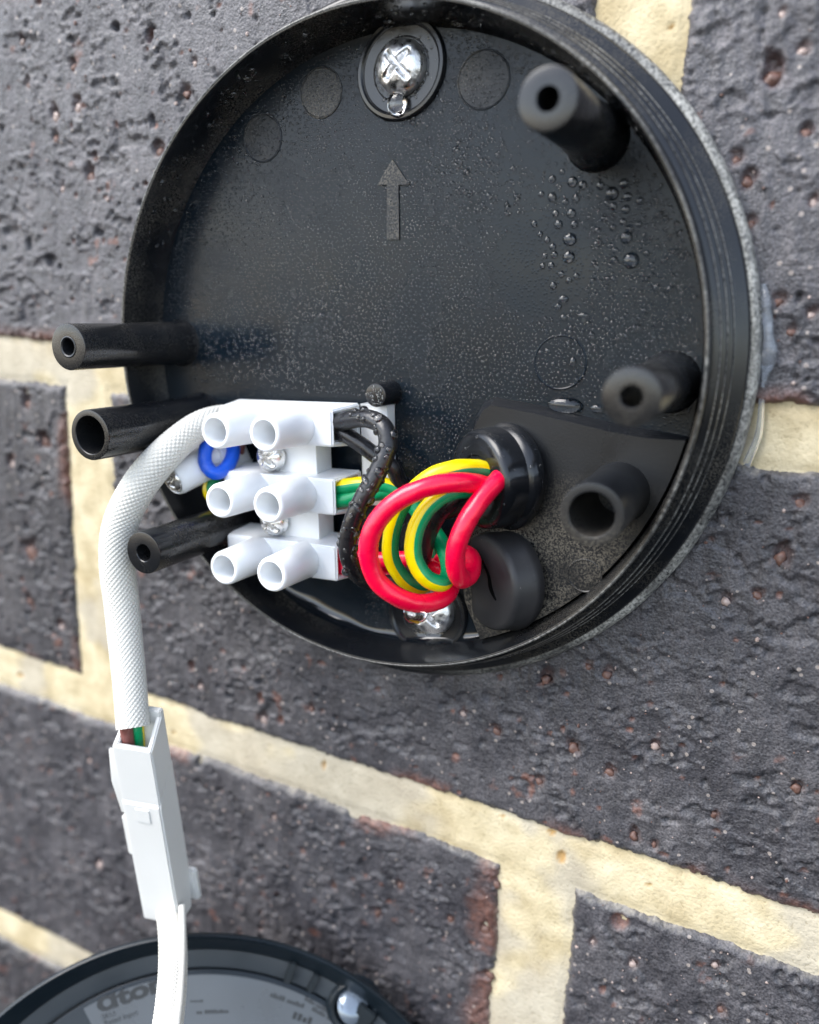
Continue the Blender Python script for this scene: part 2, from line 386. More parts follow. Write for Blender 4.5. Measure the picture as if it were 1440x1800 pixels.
# ================================================================== THE WALL
PX0, PX1, PZ0, PZ1 = -52, 186, -220, 86       # finely modelled part of the wall (mm)
def axis_samples(a, b, lo, hi, fine, coarse):
    """samples from a to b: fine inside [lo,hi], coarse outside"""
    out = [a]
    while out[-1] < b - 1e-6:
        st = fine if lo <= out[-1] + fine * .5 <= hi else coarse
        nx = out[-1] + st
        if st == coarse and out[-1] < lo < nx: nx = lo
        out.append(min(nx, b))
    return np.array(out)
def grid_faces(nx, nz, keep=None):
    i = np.arange(nx - 1)[:, None]; j = np.arange(nz - 1)[None, :]
    a = (i * nz + j); f = np.stack([a, a + nz, a + nz + 1, a + 1], -1)
    if keep is not None: f = f[keep]
    return f.reshape(-1, 4)
def grid_mesh(name, V, F, mat, parent, wear):
    me = bpy.data.meshes.new(name); V = np.ascontiguousarray(V * S, dtype=np.float32); F = np.ascontiguousarray(F, dtype=np.int32)
    me.vertices.add(len(V)); me.vertices.foreach_set('co', V.ravel())
    me.loops.add(F.size); me.loops.foreach_set('vertex_index', F.ravel())
    me.polygons.add(len(F)); me.polygons.foreach_set('loop_start', np.arange(0, F.size, 4, dtype=np.int32))
    me.update(calc_edges=True); me.validate()
    ca = me.color_attributes.new('wear', 'FLOAT_COLOR', 'POINT')
    ca.data.foreach_set('color', np.ascontiguousarray(wear, dtype=np.float32).ravel())
    return finish(name, me, mat, parent)

wall = empty('brick_wall')
tag(wall, 'dark purple-grey clay brick wall with cream mortar joints, behind everything', 'wall')
BR, JT = 75.0, 11.0                            # brick height, joint
def brick_height(x, z, seed):
    """relief of a brick face (mm, outwards +), and its red-clay wear"""
    h = .60 * fbm(x, z, 30, seed, 3) + .11 * fbm(x, z, 3.0, seed + 9, 3)
    h += .34 * fbm(x, z * .11, 1.7, seed + 20, 3)                           # drag marks, top to bottom
    rough_zone = sstep(-.12, .22, fbm(x, z, 46, seed + 44, 2))
    t = fbm(x * .9, z * 1.2, 5.5, seed + 31, 5, .6)                         # torn, flaky skin
    h += .30 * (sstep(.03, .06, t) - .5) * rough_zone - .6 * sstep(.28, .33, t)
    k = np.abs(fbm(x * .8, z * 1.3, 5.0, seed + 50, 4)); h -= .30 * (1 - sstep(.0, .022, k)) * sstep(.0, .15, fbm(x, z, 15, seed + 60, 2))
    rng = np.random.RandomState(seed + 5); red = np.zeros_like(h)
    x0, x1, z0, z1 = x.min(), x.max(), z.min(), z.max()
    n = int((x1 - x0) * (z1 - z0) / 26)
    for _ in range(n):
        cx_, cz_ = rng.uniform(x0, x1), rng.uniform(z0, z1); r = rng.choice([.45, .6, .8, 1.2, 2.0], p=[.56, .29, .115, .03, .005])
        if not (PX0 - 3 < cx_ < PX1 + 3): continue
        ex = rng.uniform(.7, 1.3)
        ix = np.where(np.abs(x[:, 0] - cx_) < 2.2 * r)[0]; iz = np.where(np.abs(z[0] - cz_) < 2.2 * r)[0]
        if len(ix) == 0 or len(iz) == 0: continue
        sl = np.ix_(ix, iz)
        d = np.hypot((x[sl] - cx_) * ex, (z[sl] - cz_) / ex) / r * (1 + .5 * vnoise(x[sl] / r, z[sl] / r, seed + 77))
        h[sl] -= rng.uniform(.6, 1.9) * min(r, 1.2) * (1 - sstep(.5, 1.0, d))
        if rng.rand() < .22: red[sl] = np.maximum(red[sl], (1 - sstep(.5, 1.15, d)) * rng.uniform(.4, .9))
    s = fbm(x, z, 4, seed + 71, 4); red = np.maximum(red, .55 * sstep(.48, .66, s))
    return h, red
PEBBLES = []                                   # stones baked into the clay: x, z, radius (mm), kind
for px, py, rp, k in [(125, 118, 9, 0), (93, 205, 10, 1), (133, 190, 10, 1), (325, 165, 9, 0), (155, 312, 11, 0), (48, 150, 7, 0), (340, 112, 6, 1), (277, 268, 11, 0), (165, 280, 7, 0), (107, 333, 6, 1), (95, 245, 7, 0), (36, 73, 6, 1),
                      (1355, 137, 20, 0), (1312, 320, 13, 0), (1292, 283, 10, 0), (1428, 358, 9, 1), (1375, 25, 7, 1), (1415, 235, 10, 0), (1368, 532, 10, 0), (1318, 396, 9, 0), (1425, 555, 8, 1), (1390, 585, 8, 0), (1410, 90, 9, 1),
                      (48, 975, 15, 0), (45, 715, 12, 0), (75, 780, 11, 0), (18, 818, 10, 1), (48, 1060, 9, 0), (105, 1105, 7, 1), (80, 1195, 5, 1),
                      (1065, 1190, 9, 0), (1033, 1175, 7, 0), (957, 1200, 11, 0), (812, 1258, 7, 1), (870, 1290, 9, 0), (1005, 1320, 11, 0), (945, 1378, 9, 0), (1070, 1362, 10, 0), (1112, 1475, 10, 0), (1148, 1488, 7, 0), (1150, 1315, 8, 1), (1255, 1435, 7, 0), (1405, 890, 12, 0), (1370, 985, 14, 0), (1330, 1050, 9, 0), (1400, 1390, 9, 0), (1275, 1060, 8, 1),
                      (460, 1270, 10, 1), (545, 1250, 7, 0), (350, 1210, 6, 1), (172, 1525, 8, 1), (85, 1360, 6, 0), (300, 1375, 6, 1), (155, 1340, 5, 1), (660, 1610, 9, 0), (585, 1560, 7, 0), (530, 1500, 7, 0), (1265, 1780, 9, 0), (1255, 1700, 7, 1), (1110, 1700, 8, 1), (1040, 1660, 7, 1), (700, 1560, 8, 0), (790, 1620, 7, 0), (480, 1440, 6, 1), (870, 1560, 9, 0), (850, 1640, 10, 0), (860, 1720, 9, 0)]:
    q = at(px, py, 0); dep = np.dot(wpt(q) - CAM, RW[2]); PEBBLES.append((q[0], q[2], rp * dep / FPX, k))
def make_brick(x0, x1, z0, z1, seed, s0=0, s1=0):
    pad = 1.6 + 3 * (s0 != 0 or s1 != 0)
    xs = axis_samples(x0 - pad, x1 + pad, PX0, PX1, .42, 4.0); zs = axis_samples(z0 - pad, z1 + pad, PZ0, PZ1, .42, 4.0)
    x, z = np.meshgrid(xs, zs, indexing='ij')
    h, red = brick_height(x, z, seed)
    for a_, b_, r_, k_ in PEBBLES:                                          # the torn socket round each stone
        ix = np.where(np.abs(xs - a_) < 3 * r_)[0]; iz = np.where(np.abs(zs - b_) < 3.4 * r_)[0]
        if len(ix) == 0 or len(iz) == 0: continue
        sl = np.ix_(ix, iz); d = np.hypot((x[sl] - a_ - .2 * r_) / 1.15, (z[sl] - b_ - .75 * r_) / 1.5) / r_ * (1 + .7 * vnoise(x[sl] / r_ * 1.3, z[sl] / r_ * 1.3, seed + 7))
        h[sl] -= 1.0 * r_ * (1 - sstep(.55, 1.05, d)); red[sl] = np.maximum(red[sl], .18 * (1 - sstep(.6, 1.3, d)))
    e1 = .9 * fbm(x, z, 14, seed + 80, 3) + .65 * fbm(x, z, 1.3, seed + 83, 3, .7)
    zb, zt = z0 + s0 * (x - 65), z1 + s1 * (x - 65)
    ed = np.minimum(np.minimum(x - x0, x1 - x), np.minimum(z - zb, zt - z)) + e1 + .8
    drop = sstep(-1.2, 2.2, ed)
    h = h * sstep(-.5, 3, ed) - 4.5 * (1 - drop) ** 1.6
    red = np.maximum(red, .7 * (1 - sstep(.3, 4.5, ed)) * sstep(.1, .4, fbm(x, z, 14, seed + 90, 3)))
    if abs(x1 - 115.3) < .1: red = np.maximum(red, .5 * (1 - sstep(1.0, 7.0, (x1 - x) + 4 * fbm(x, z, 9, seed + 91, 3))) * sstep(-.2, .15, fbm(x, z, 6, seed + 92, 4)))   # bare clay at this end
    lime = (1 - sstep(-.3, 1.5, ed)) * (1.0 * sstep(-.2, .2, fbm(x, z, 5, seed + 95, 3)))
    lime = np.maximum(lime, .8 * (1 - sstep(-.2, 1.8, (zt - z) + e1 + .6)) * sstep(-.25, .1, fbm(x, z, 7, seed + 97, 3)))
    lime = lime * (.25 + .75 * sstep(-.1, .12, fbm(x, z, 1.2, seed + 99, 3, .7)))
    V = np.stack([x, -h, z], -1).reshape(-1, 3)
    nx, nz = x.shape; F = grid_faces(nx, nz)
    # sides and back, so that the brick is a solid
    ring = [i * nz for i in range(nx)] + [(nx - 1) * nz + j for j in range(1, nz)] + [i * nz + nz - 1 for i in range(nx - 2, -1, -1)] + [j for j in range(nz - 2, 0, -1)]
    back = V[ring].copy(); back[:, 1] = 60.0; base = len(V); V = np.vstack([V, back]); m = len(ring)
    rf = [(ring[k], base + k, base + (k + 1) % m, ring[(k + 1) % m]) for k in range(m)]
    F = np.vstack([F, np.array(rf)])
    wear = np.zeros((len(V), 4)); wear[:, 3] = 1
    wear[:nx * nz, 0] = red.ravel(); wear[:nx * nz, 1] = lime.ravel()
    o = grid_mesh('brick', V, F, M['brick'], wall, wear)
    return o, xs, zs, h
BRICKS = []
courses = [(5.2, 80.5, [(-104.5, 118.5), (133.6, 364)], 0, 0),
           (-80.5, -5.5, [(-231, -2.0), (12.5, 243)], -.017, 0),
           (-166.5, -92.5, [(-106, 115.3), (131.3, 359)], 0, -.020),
           (-252.5, -177.5, [(-230, 0), (11, 241)], 0, 0),
           (91.5, 166.5, [(-231, 1.5), (12.5, 243)], 0, 0)]
sd = 100
for z0, z1, lst, sa, sb in courses:
    for x0, x1 in lst:
        BRICKS.append((x0, x1, z0, z1) + make_brick(x0, x1, z0, z1, sd, sa, sb) + (sa, sb)); sd += 101
def wall_h(x, z):
    for x0, x1, z0, z1, o, xs, zs, h, sa, sb in BRICKS:
        if x0 < x < x1 and z0 < z < z1:
            return h[min(np.searchsorted(xs, x), len(xs) - 1), min(np.searchsorted(zs, z), len(zs) - 1)], o
    return 0, None
# mortar: one sheet with faces only where the joints are
xs = axis_samples(-232, 364, PX0, PX1, .6, 5.0); zs = axis_samples(-254, 168, PZ0, PZ1, .6, 5.0)
x, z = np.meshgrid(xs, zs, indexing='ij')
inside = np.full(x.shape, -1e3)
for bk in BRICKS:
    x0, x1, z0, z1 = bk[:4]; sa, sb = bk[-2:]; inside = np.maximum(inside, np.minimum(np.minimum(x - x0, x1 - x), np.minimum(z - z0 - sa * (x - 65), z1 + sb * (x - 65) - z)))
hm = -.8 + .30 * fbm(x, z, 30, 901, 3) + .18 * fbm(x * .5, z, 8, 905, 3) + .07 * fbm(x, z, 1.4, 909, 2)
hm += .15 * sstep(-3.5, -.6, inside) * fbm(x, z, 5, 921, 3) - .35 * sstep(-2.2, 0, inside)
holes = np.zeros_like(hm); stain = np.zeros_like(hm)
for (px, py, rx, rz) in [(985, 1510, 1.0, 1.6), (968, 1467, .9, .6), (565, 1348, .5, 1.3), (30, 1190, 1.3, .8), (1178, 45, .5, .4), (1140, 1560, .6, .5), (880, 1440, .5, .4), (300, 1290, .5, .4)]:
    q = at(px, py, 0); d = np.hypot((x - q[0]) / rx, (z - q[2]) / rz); hm -= .7 * (1 - sstep(.4, 1.1, d)); holes = np.maximum(holes, 1 - sstep(.7, 1.2, d))
smear = .85 * sstep(.08, .3, fbm(x, z, 22, 930, 4))
keep = (inside[:-1, :-1] < 3.2)
V = np.stack([x, -hm, z], -1).reshape(-1, 3); wear = np.zeros((V.shape[0], 4)); wear[:, 3] = 1
wear[:, 0] = smear.ravel() * .6; wear[:, 1] = holes.ravel()
F = grid_faces(x.shape[0], x.shape[1], keep)
grid_mesh('mortar', V, F, M['mortar'], wall, wear)
# pebbles baked into the bricks -------------------------------------
def ico(sub):
    b = bmesh.new(); bmesh.ops.create_icosphere(b, subdivisions=sub, radius=1)
    v = np.array([t.co for t in b.verts]); f = [tuple(q.index for q in t.verts) for t in b.faces]; b.free(); return v, f
IV2, IF2 = ico(2); IV1, IF1 = ico(1)
rng = np.random.RandomState(11)
def pebble(x, z, r, mat, flat=.5):
    h, bo = wall_h(x, z)
    if bo is None: return
    h = max(h, -.75 * r)
    v = IV2.copy(); s = 1 + .34 * np.array([math.sin(3 * a[0] + 5 * a[1] + 3 * x) * math.cos(4 * a[2] - 2 * a[0] + 2 * z) for a in v]); v = v * s[:, None]
    a = rng.uniform(0, math.pi); c, s_ = math.cos(a), math.sin(a); e = rng.uniform(.65, 1.0)
    X = v[:, 0] * r; Z = v[:, 2] * r * e
    P = np.c_[x + X * c - Z * s_, -(h - .12 * r) + v[:, 1] * r * flat, z + X * s_ + Z * c]
    mesh('pebble', P, IF2, mat, bo)
for x_, z_, r_, k in PEBBLES: pebble(x_, z_, r_, M['pebble'] if k == 0 else M['quartz'])
# grit: the fine grains between them, per brick
for x0, x1, z0, z1, o, xs_, zs_, h, sa, sb in BRICKS:
    lo, hi = max(x0, PX0), min(x1, PX1); n = max(0, int((hi - lo) * (z1 - z0) / 26))
    if z0 > 60 or n < 8: continue
    VV, FF = [], []
    for _ in range(n):
        gx, gz = rng.uniform(lo + 1, hi - 1), rng.uniform(z0 + 1, z1 - 1); r = rng.choice([.12, .18, .28, .42], p=[.45, .36, .15, .04])
        hh = h[min(np.searchsorted(xs_, gx), len(xs_) - 1), min(np.searchsorted(zs_, gz), len(zs_) - 1)]
        b0 = len(VV); sc = r * (1 + .5 * rng.uniform(-1, 1, 3))
        VV += list(IV1 * sc + np.array([gx, -hh, gz])); FF += [tuple(b0 + q for q in f) for f in IF1]
    g = mesh('grit', VV, FF, M['quartz'] if int(x0) % 2 else M['pebble'], o, smooth=False); g['kind'] = 'stuff'
    g.data.materials.append(M['quartz'] if not int(x0) % 2 else M['pebble'])
    mi = (rng.rand(n) < .5).astype(int).repeat(len(IF1)); g.data.polygons.foreach_set('material_index', mi)

# ================================================================== THE ROUND BASE
CX, CZ = 87.62, 8.21
base = empty('wall_light')
tag(base, 'round black plastic light base screwed to the brick wall, open and wet inside', 'light base')
def BC(h): return (CX, -h, CZ)
FL = 4.0                                       # height of the inner floor above the wall
# floor
lathe('backplate', [(0.01, FL), (30, FL), (55.4, FL), (55.4, 1.2), (.01, 1.2)], BC(0), M['floor'], base, seg=128)
def rimwob(t, r, h): return .0012 * math.sin(2 * t + .5) + .0006 * math.sin(5 * t)
prof = [(61.9, 2.0), (61.85, 3.2), (61.5, 3.7), (60.3, 4.0), (59.9, 4.6)]
for k in range(3):
    r0 = 59.45 - k * .72; b0 = 5.0 + k * 2.4                      # screw-thread ridges on the tapering wall
    prof += [(r0 - .30, b0), (r0 + .30, b0 + .35), (r0 + .36, b0 + .75), (r0 + .05, b0 + 1.15), (r0 - .62, b0 + 1.35), (r0 - .72, b0 + 2.1)]
prof += [(57.25, 12.6), (57.15, 13.3), (57.0, 13.7), (56.75, 13.8), (56.45, 13.7), (56.3, 13.2), (55.8, 9), (55.45, 4.6), (55.0, 4.0), (55.0, 2.0)]
lathe('rim', prof, BC(0), M['rim'], base, seg=192, wob=rimwob, sharp=50)
lathe('rim_edge_glint', [(57.1, 13.5), (57.06, 13.75), (56.92, 13.88), (56.75, 13.88), (56.68, 13.78)], BC(0), M['lip'], base, seg=192, wob=rimwob, sharp=60)
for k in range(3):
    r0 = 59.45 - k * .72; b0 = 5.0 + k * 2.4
    lathe('thread_glint', [(r0 + .28, b0 + .38), (r0 + .40, b0 + .5), (r0 + .42, b0 + .7), (r0 + .30, b0 + .85)], BC(0), M['ridge'], base, seg=192, wob=rimwob, sharp=60)
lathe('flange', [(58.4, 0), (63.2, 0), (63.4, .5), (63.35, 1.6), (63.0, 2.3), (62.6, 2.6), (62.1, 2.7), (61.7, 2.6), (61.4, 2.0)], BC(0), M['scuff_or_glint'], base, seg=192, sharp=50,
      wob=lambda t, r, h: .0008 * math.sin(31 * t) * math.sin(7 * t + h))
# posts
def post(x, z, h, r, hole, mat=None, name='screw_post', flare=.35, depth=14):
    p_ = [(r + flare + .5, FL - .2), (r + flare + .15, FL + .4), (r + flare, FL + 1.2), (r + .05, h * .5), (r, h - .2), (r - .06, h - .05), (r - .2, h),
          (hole + .12, h), (hole, h - .12), (hole, h - 2), (hole * .96, h - depth), (.01, h - depth)]
    return lathe(name, p_, (x, 0, z), mat or M['post'], base, seg=56, sharp=28)
tops = [(37.59, 7.5, 34, 4.15, 1.75), (42.92, -7.75, 35, 4.6, 3.45), (53.73, -28.29, 34, 3.95, 1.6), (122.3, 44.88, 31, 4.05, 1.55), (137.84, 7.72, 34, 3.9, 1.5)]
posts = [post(x, z, h, r, q, flare=.35 if i < 3 else .8) for i, (x, z, h, r, q) in enumerate(tops)]
posts[1]['label'] = 'wide thin-walled hollow post'
ins = lathe('thread_insert', [(1.95, 34.05), (1.75, 34.12), (1.5, 34.0), (1.3, 33.2), (1.35, 27), (.01, 27)], (37.59, 0, 7.5), M['scuff_or_glint'], posts[0], seg=36)
cp = post(132.24, -10.89, 25, 4.85, 3.45, M['dusty'], 'cable_port', .5, 22)
# moulded lines down the R post
peg = lathe('locating_peg', [(2.5, FL), (2.3, FL + 1), (2.2, 9.7), (2.05, 9.95), (1.85, 10.0), (.01, 10.0)], (87.5, 0, 1.5), M['black'], base, seg=40)
# raised platform at lower right
def platform():
    h0, h1 = FL - .1, 7.0
    a0 = math.atan2(-.6 - CZ, 141.5 - CX); a1 = math.atan2(-43 - CZ, 110.0 - CX)
    arc = [(CX + 55.2 * math.cos(a0 + (a1 - a0) * i / 30), CZ + 55.2 * math.sin(a0 + (a1 - a0) * i / 30)) for i in range(31)]
    out = [(108.5, 2.6), (116, 2.0), (124, 1.0), (130, .2), (136, -.2)] + arc + [(105.2, -36), (103.4, -28), (103.4, -10), (104.6, -2), (106.2, 1.4)]
    c = np.mean(out, axis=0); n = len(out)
    top = []
    for i, (x, z) in enumerate(out):
        p0, p1 = np.array(out[i - 1]), np.array(out[(i + 1) % n]); d = p1 - p0; nn = np.array([d[1], -d[0]]); nn /= np.linalg.norm(nn)
        top.append(np.array([x, z]) + nn * (.9 if i < 5 or i > 40 else (1.2 if i > 35 else .05)))
    V = [(x, -h0, z) for x, z in out] + [(x, -(h1 - .5), z) for x, z in (np.array(top) - (np.array(top) - out) * .12)] + [(x, -h1, z) for x, z in (np.array(top) + (c - np.array(top)) * .012)]
    F = [(i, (i + 1) % n, n + (i + 1) % n, n + i) for i in range(n)] + [(n + i, n + (i + 1) % n, 2 * n + (i + 1) % n, 2 * n + i) for i in range(n)] + [tuple(range(2 * n, 3 * n))]
    o = mesh('gland_platform', V, F, M['dusty'], base)
    bm = bmesh.new(); bm.from_mesh(o.data); bmesh.ops.recalc_face_normals(bm, faces=bm.faces); bm.to_mesh(o.data); bm.free()
    return autosmooth(o, 30)
platform()
# moulded arrow
def prism(name, pts, h0, h1, mat, parent, bev=.15):
    bm = bmesh.new(); vs_ = [bm.verts.new((x * S, -h0 * S, z * S)) for x, z in pts]; f = bm.faces.new(vs_)
    r = bmesh.ops.extrude_face_region(bm, geom=[f]); top = [v for v in r['geom'] if isinstance(v, bmesh.types.BMVert)]
    for v in top: v.co.y = -h1 * S
    if bev: 
        ed = [e for e in bm.edges if all(abs(v.co.y + h1 * S) < 1e-9 for v in e.verts)]
        bmesh.ops.bevel(bm, geom=ed, offset=bev * S, segments=1, affect='EDGES')
    return from_bm(name, bm, mat, parent)
prism('moulded_arrow', [(86.1, 42.5), (83.2, 38.2), (85.2, 38.3), (85.6, 29.0), (88.1, 29.0), (87.5, 38.2), (89.6, 38.3)], FL - .05, FL + .3, M['mark'], base, 0)
# ejector marks
def mark(px, py, r, h=FL, mat=None):
    q = at(px, py, h)
    lathe('ejector_mark', [(r + .12, h - .05), (r + .05, h + .14), (r - .12, h + .2), (r - .3, h + .07), (.01, h + .06)], (q[0], 0, q[2]), mat or M['mark'], base, seg=40, sharp=3)
for px, py, r in [(565, 163, 4.3), (462, 243, 4.3), (850, 140, 4.6), (985, 637, 4.6)]: mark(px, py, r, mat=M['floor'] if px == 985 else None)
mark(1028, 1012, 3.0, 7.0, M['dusty'])
# screw bosses and fixing screws
def boss(px, py, hole_off):
    q = at(px, py, FL)
    p_ = [(8.4, FL - .1), (8.3, FL + .5), (8.0, FL + .85), (7.5, FL + .9), (7.15, FL + .65), (7.0, FL + .35), (5.3, FL + .3), (5.15, FL + .15), (5.1, FL + .04), (.01, FL + .04)]
    lathe('screw_boss', p_, (q[0], 0, q[2]), M['gloss'], base, seg=64, wob=lambda t, r, h: .03 * math.cos(2 * t + .3))
    return q
def phillips(name, x, z, h0, r, hd, mat, parent, axis=(0, -1, 0), c=None, seg=40, slot=.55):
    """domed head with a cross recess"""
    a, u, v = frame(axis); c0 = np.array([x, -h0, z]) if c is None else np.asarray(c, float)
    V, F = [], []; rings = 16
    for i in range(rings + 1):
        rr = r * i / rings
        for j in range(seg):
            t = 2 * math.pi * j / seg; X, Y = rr * math.cos(t), rr * math.sin(t)
            hh = hd * (1 - .62 * (rr / r) ** 2.4) if i < rings else 0
            wslot = r * .17 * (1 - .3 * rr / r)
            ins_ = max(1 - sst(abs(X) / wslot), 1 - sst(abs(Y) / wslot)) * (1 - sst((rr / r - slot + .25) / .25 + .0))
            hh -= hd * .55 * ins_ if i < rings else 0
            V.append(c0 + u * X + v * Y + a * hh)
    for i in range(rings):
        for j in range(seg):
            k = (j + 1) % seg; F.append((i * seg + j, i * seg + k, (i + 1) * seg + k, (i + 1) * seg + j))
    o = mesh(name, V, F, mat, parent)
    bm = bmesh.new(); bm.from_mesh(o.data); bmesh.ops.remove_doubles(bm, verts=bm.verts, dist=1e-7); bmesh.ops.recalc_face_normals(bm, faces=bm.faces); bm.to_mesh(o.data); bm.free()
    return o
def sst(t):
    t = min(1, max(0, t)); return t * t * (3 - 2 * t)
q = boss(706, 122, 0); TS = at(697, 112, 6.5)
phillips('fixing_screw', TS[0], TS[2], FL + .1, 4.6, 3.0, M['zinc'], base, seg=48, slot=.75)
q2 = boss(752, 1078, 0); BS = at(752, 1080, 6.5)
phillips('fixing_screw', BS[0], BS[2], FL + .1, 4.6, 3.0, M['zinc'], base, seg=48, slot=.75)
# rubber grommets
GA = np.array([-.56, -.82, -.06])                # the gland face slopes to the left
G1 = wpt(at(866, 840, 8.5)); G2 = wpt(at(868, 1022, 8.0))
g1 = lathe('rubber_grommet', [(9.0, -4.5), (9.6, -3.5), (9.7, -2.4), (9.3, -1.6), (8.9, -1.2), (8.85, 1.4), (8.7, 2.6), (8.3, 3.2), (7.6, 3.5), (6.0, 3.6), (4.6, 3.5), (4.2, 3.1), (.01, 3.0)], G1, M['gloss'], base, seg=64, axis=GA)
g1['label'] = 'black rubber grommet with the wires coming out of it'
g2 = lathe('rubber_grommet', [(9.0, -4.5), (9.5, -3.4), (9.5, -2.2), (9.1, -1.5), (8.9, .6), (8.6, 1.4), (7.9, 1.85), (4, 1.95), (.01, 2.0)], G2, M['rubber'], base, seg=64, axis=GA)
g2['label'] = 'empty rubber grommet with a slit across its flat face'
def gface(px, py):
    r = np.array([(px - 720) / FPX, (py - 900) / FPX, 1.0]) @ RW; n = GA / np.linalg.norm(GA); o_ = G2 + n * 1.95
    P = CAM + r * (((o_ - CAM) @ n) / (r @ n)); return np.array([P[0], -P[1], P[2]])
s0 = gface(848, 985); s1 = gface(872, 1055)
tube('slit', [s0, (s0 * .6 + s1 * .4) + [.3, 0, .3], (s0 * .3 + s1 * .7) + [-.1, 0, -.2], s1], .38, M['slit'], g2, seg=10, n=24, rfun=lambda t: .5 + .7 * np.sin(np.pi * np.clip(t, .02, .98)))

# ================================================================== TERMINAL BLOCK
TH = math.radians(3.8); TO = np.array([69.9, -18.2])
def tl(x, z):                                   # block-local -> wall x,z
    return (TO[0] + x * math.cos(TH) - z * math.sin(TH), TO[1] + x * math.sin(TH) + z * math.cos(TH))
ROT = Matrix.Rotation(-TH, 3, 'Y').to_4x4()
block = empty('terminal_block')
tag(block, 'white plastic screw terminal block with three rows of hollow tubes', 'terminal block')
PITCH = 12.75
for k in (1, 0, -1):
    zc = k * PITCH
    # pole body, tapered ends with a wire entry recessed in each
    bm = bmesh.new(); bmesh.ops.create_cube(bm, size=1)
    for v in bm.verts:
        sx = 12.6 if v.co.y < 0 else 14.0; sz = 3.35 if v.co.y < 0 else 4.0
        v.co = Vector((2 * v.co.x * sx, -15.2 if v.co.y < 0 else -7.0, 2 * v.co.z * sz))
    ends = [f for f in bm.faces if abs(f.normal.x) > .8]
    for f in ends:
        r = bmesh.ops.inset_individual(bm, faces=[f], thickness=1.1)
        e = bmesh.ops.extrude_face_region(bm, geom=[f]); sgn = 1 if f.calc_center_median().x > 0 else -1
        for v in [g for g in e['geom'] if isinstance(g, bmesh.types.BMVert)]: v.co.x -= sgn * 4.0
        bmesh.ops.delete(bm, geom=[f], context='FACES_ONLY')
    ed = [e for e in bm.edges if len(e.link_faces) == 2 and e.calc_face_angle(0) > .5 and abs(e.verts[0].co.x) > 11]
    bmesh.ops.bevel(bm, geom=ed, offset=.3, segments=2, affect='EDGES')
    for v in bm.verts:
        X, Z = tl(v.co.x, v.co.z + zc); v.co = Vector((X, v.co.y, Z)) * S
    autosmooth(from_bm('terminal_pole', bm, M['white'], block), 35)
    X, Z = tl(13.6, zc); boxo('entry_tab', M['white'], block, X, 11.6, Z, 1.6, 1.6, 1.3, rot=ROT, bev=.2)
    for xt in (-5.3, 5.3):
        X, Z = tl(xt, zc)
        lathe('screw_tube', [(3.6, 14.6), (3.5, 16.5), (3.38, 20), (3.25, 25.3), (3.05, 25.8), (2.75, 26.0), (2.45, 25.9), (2.35, 25.4), (2.15, 16), (.01, 15.9)], (X, 0, Z), M['white'], block, seg=48, sharp=55)
for k in (.5, -.5):
    zc = k * PITCH
    X, Z = tl(1.2, zc); boxo('web', M['white'], block, X, 9.6, Z, 12.0, 5.0, PITCH - 6.4, rot=ROT, bev=.25)
    X, Z = tl(-2.3, zc + .2)
    phillips('mounting_screw', X, Z, 12.9, 2.95, 2.9, M['nickel'], block, seg=32, slot=.85)
Q = at(664, 800, 6.2); boxo('carrier_plate', M['white'], block, Q[0], 5.8, Q[2], 5.6, 2.6, 19, rot=ROT, bev=.25)

# ================================================================== CORD CLAMP (white boss with screw beside the sleeve)
clamp = empty('cord_clamp'); tag(clamp, 'white plastic cord clamp with one screw, half hidden behind the sleeve', 'cord clamp')
ca, cb = at(362, 812, 13), at(303, 845, 21); ax = wpt(cb) - wpt(ca); al = np.linalg.norm(ax)
lathe('boss', [(.01, -3), (3.9, -3), (3.6, 0), (3.3, al - 1), (3.1, al - .3), (2.8, al), (2.6, al - .2), (2.5, al - 1.2), (.01, al - 1.2)], wpt(ca), M['white'], clamp, axis=ax, seg=44, sharp=50)
phillips('clamp_screw', 0, 0, 0, 2.45, 2.0, M['nickel'], clamp, axis=ax, c=wpt(ca) + ax / al * (al - .9), seg=32, slot=.85)
cm = at(372, 798, 11); boxo('body', M['white'], clamp, cm[0], 9.5, cm[2], 9, 7, 8, rot=Matrix.Rotation(-.5, 4, 'Y'), bev=.5)

# ================================================================== WIRES
def bead(amp, sc, seed):
    return lambda A, Lg: amp * (fbm(np.cos(A) * 2 + 50 + Lg * 0, Lg + np.sin(A) * 2, sc, seed, 2))
def path(lst): return [at(*q) for q in lst]
wr = []
def wire(name, label, lst, r, mat, amp=.10, seg=22, n=150, twist=0.0, tail=None, phase=0.0):
    P = path(lst) + (tail or [])
    o = tube(name, P, r, mat, None, seg=seg, n=n, disp=bead(amp, .9, len(wr) * 7 + 3), twist=twist, phase=phase)
    tag(o, label, 'wire', 'wires of the fitting'); wr.append(o); return o
wire('insulated_wire', 'red wire in the wide outer loop, nearest the terminal block', [(882, 872, 7), (862, 858, 13), (840, 851, 17), (800, 848, 21), (745, 858, 24), (690, 887, 26), (656, 930, 27), (648, 975, 27), (663, 1020, 26), (700, 1050, 24), (745, 1061, 20), (785, 1046, 15), (790, 1010, 10), (740, 985, 9), (660, 985, 11), (605, 976, 12), (585, 976, 12)], 1.66, M['red'])
wire('insulated_wire', 'short red wire bending down from the upper grommet and curling back', [(915, 815, 7), (893, 828, 11.5), (872, 848, 15.5), (842, 883, 19), (816, 925, 21), (802, 965, 21.5), (802, 1000, 20.5), (812, 1018, 18), (828, 1006, 14.5), (826, 978, 11), (795, 975, 9), (720, 1010, 8), (650, 1008, 10), (610, 997, 12), (590, 997, 12)], 1.66, M['red'])
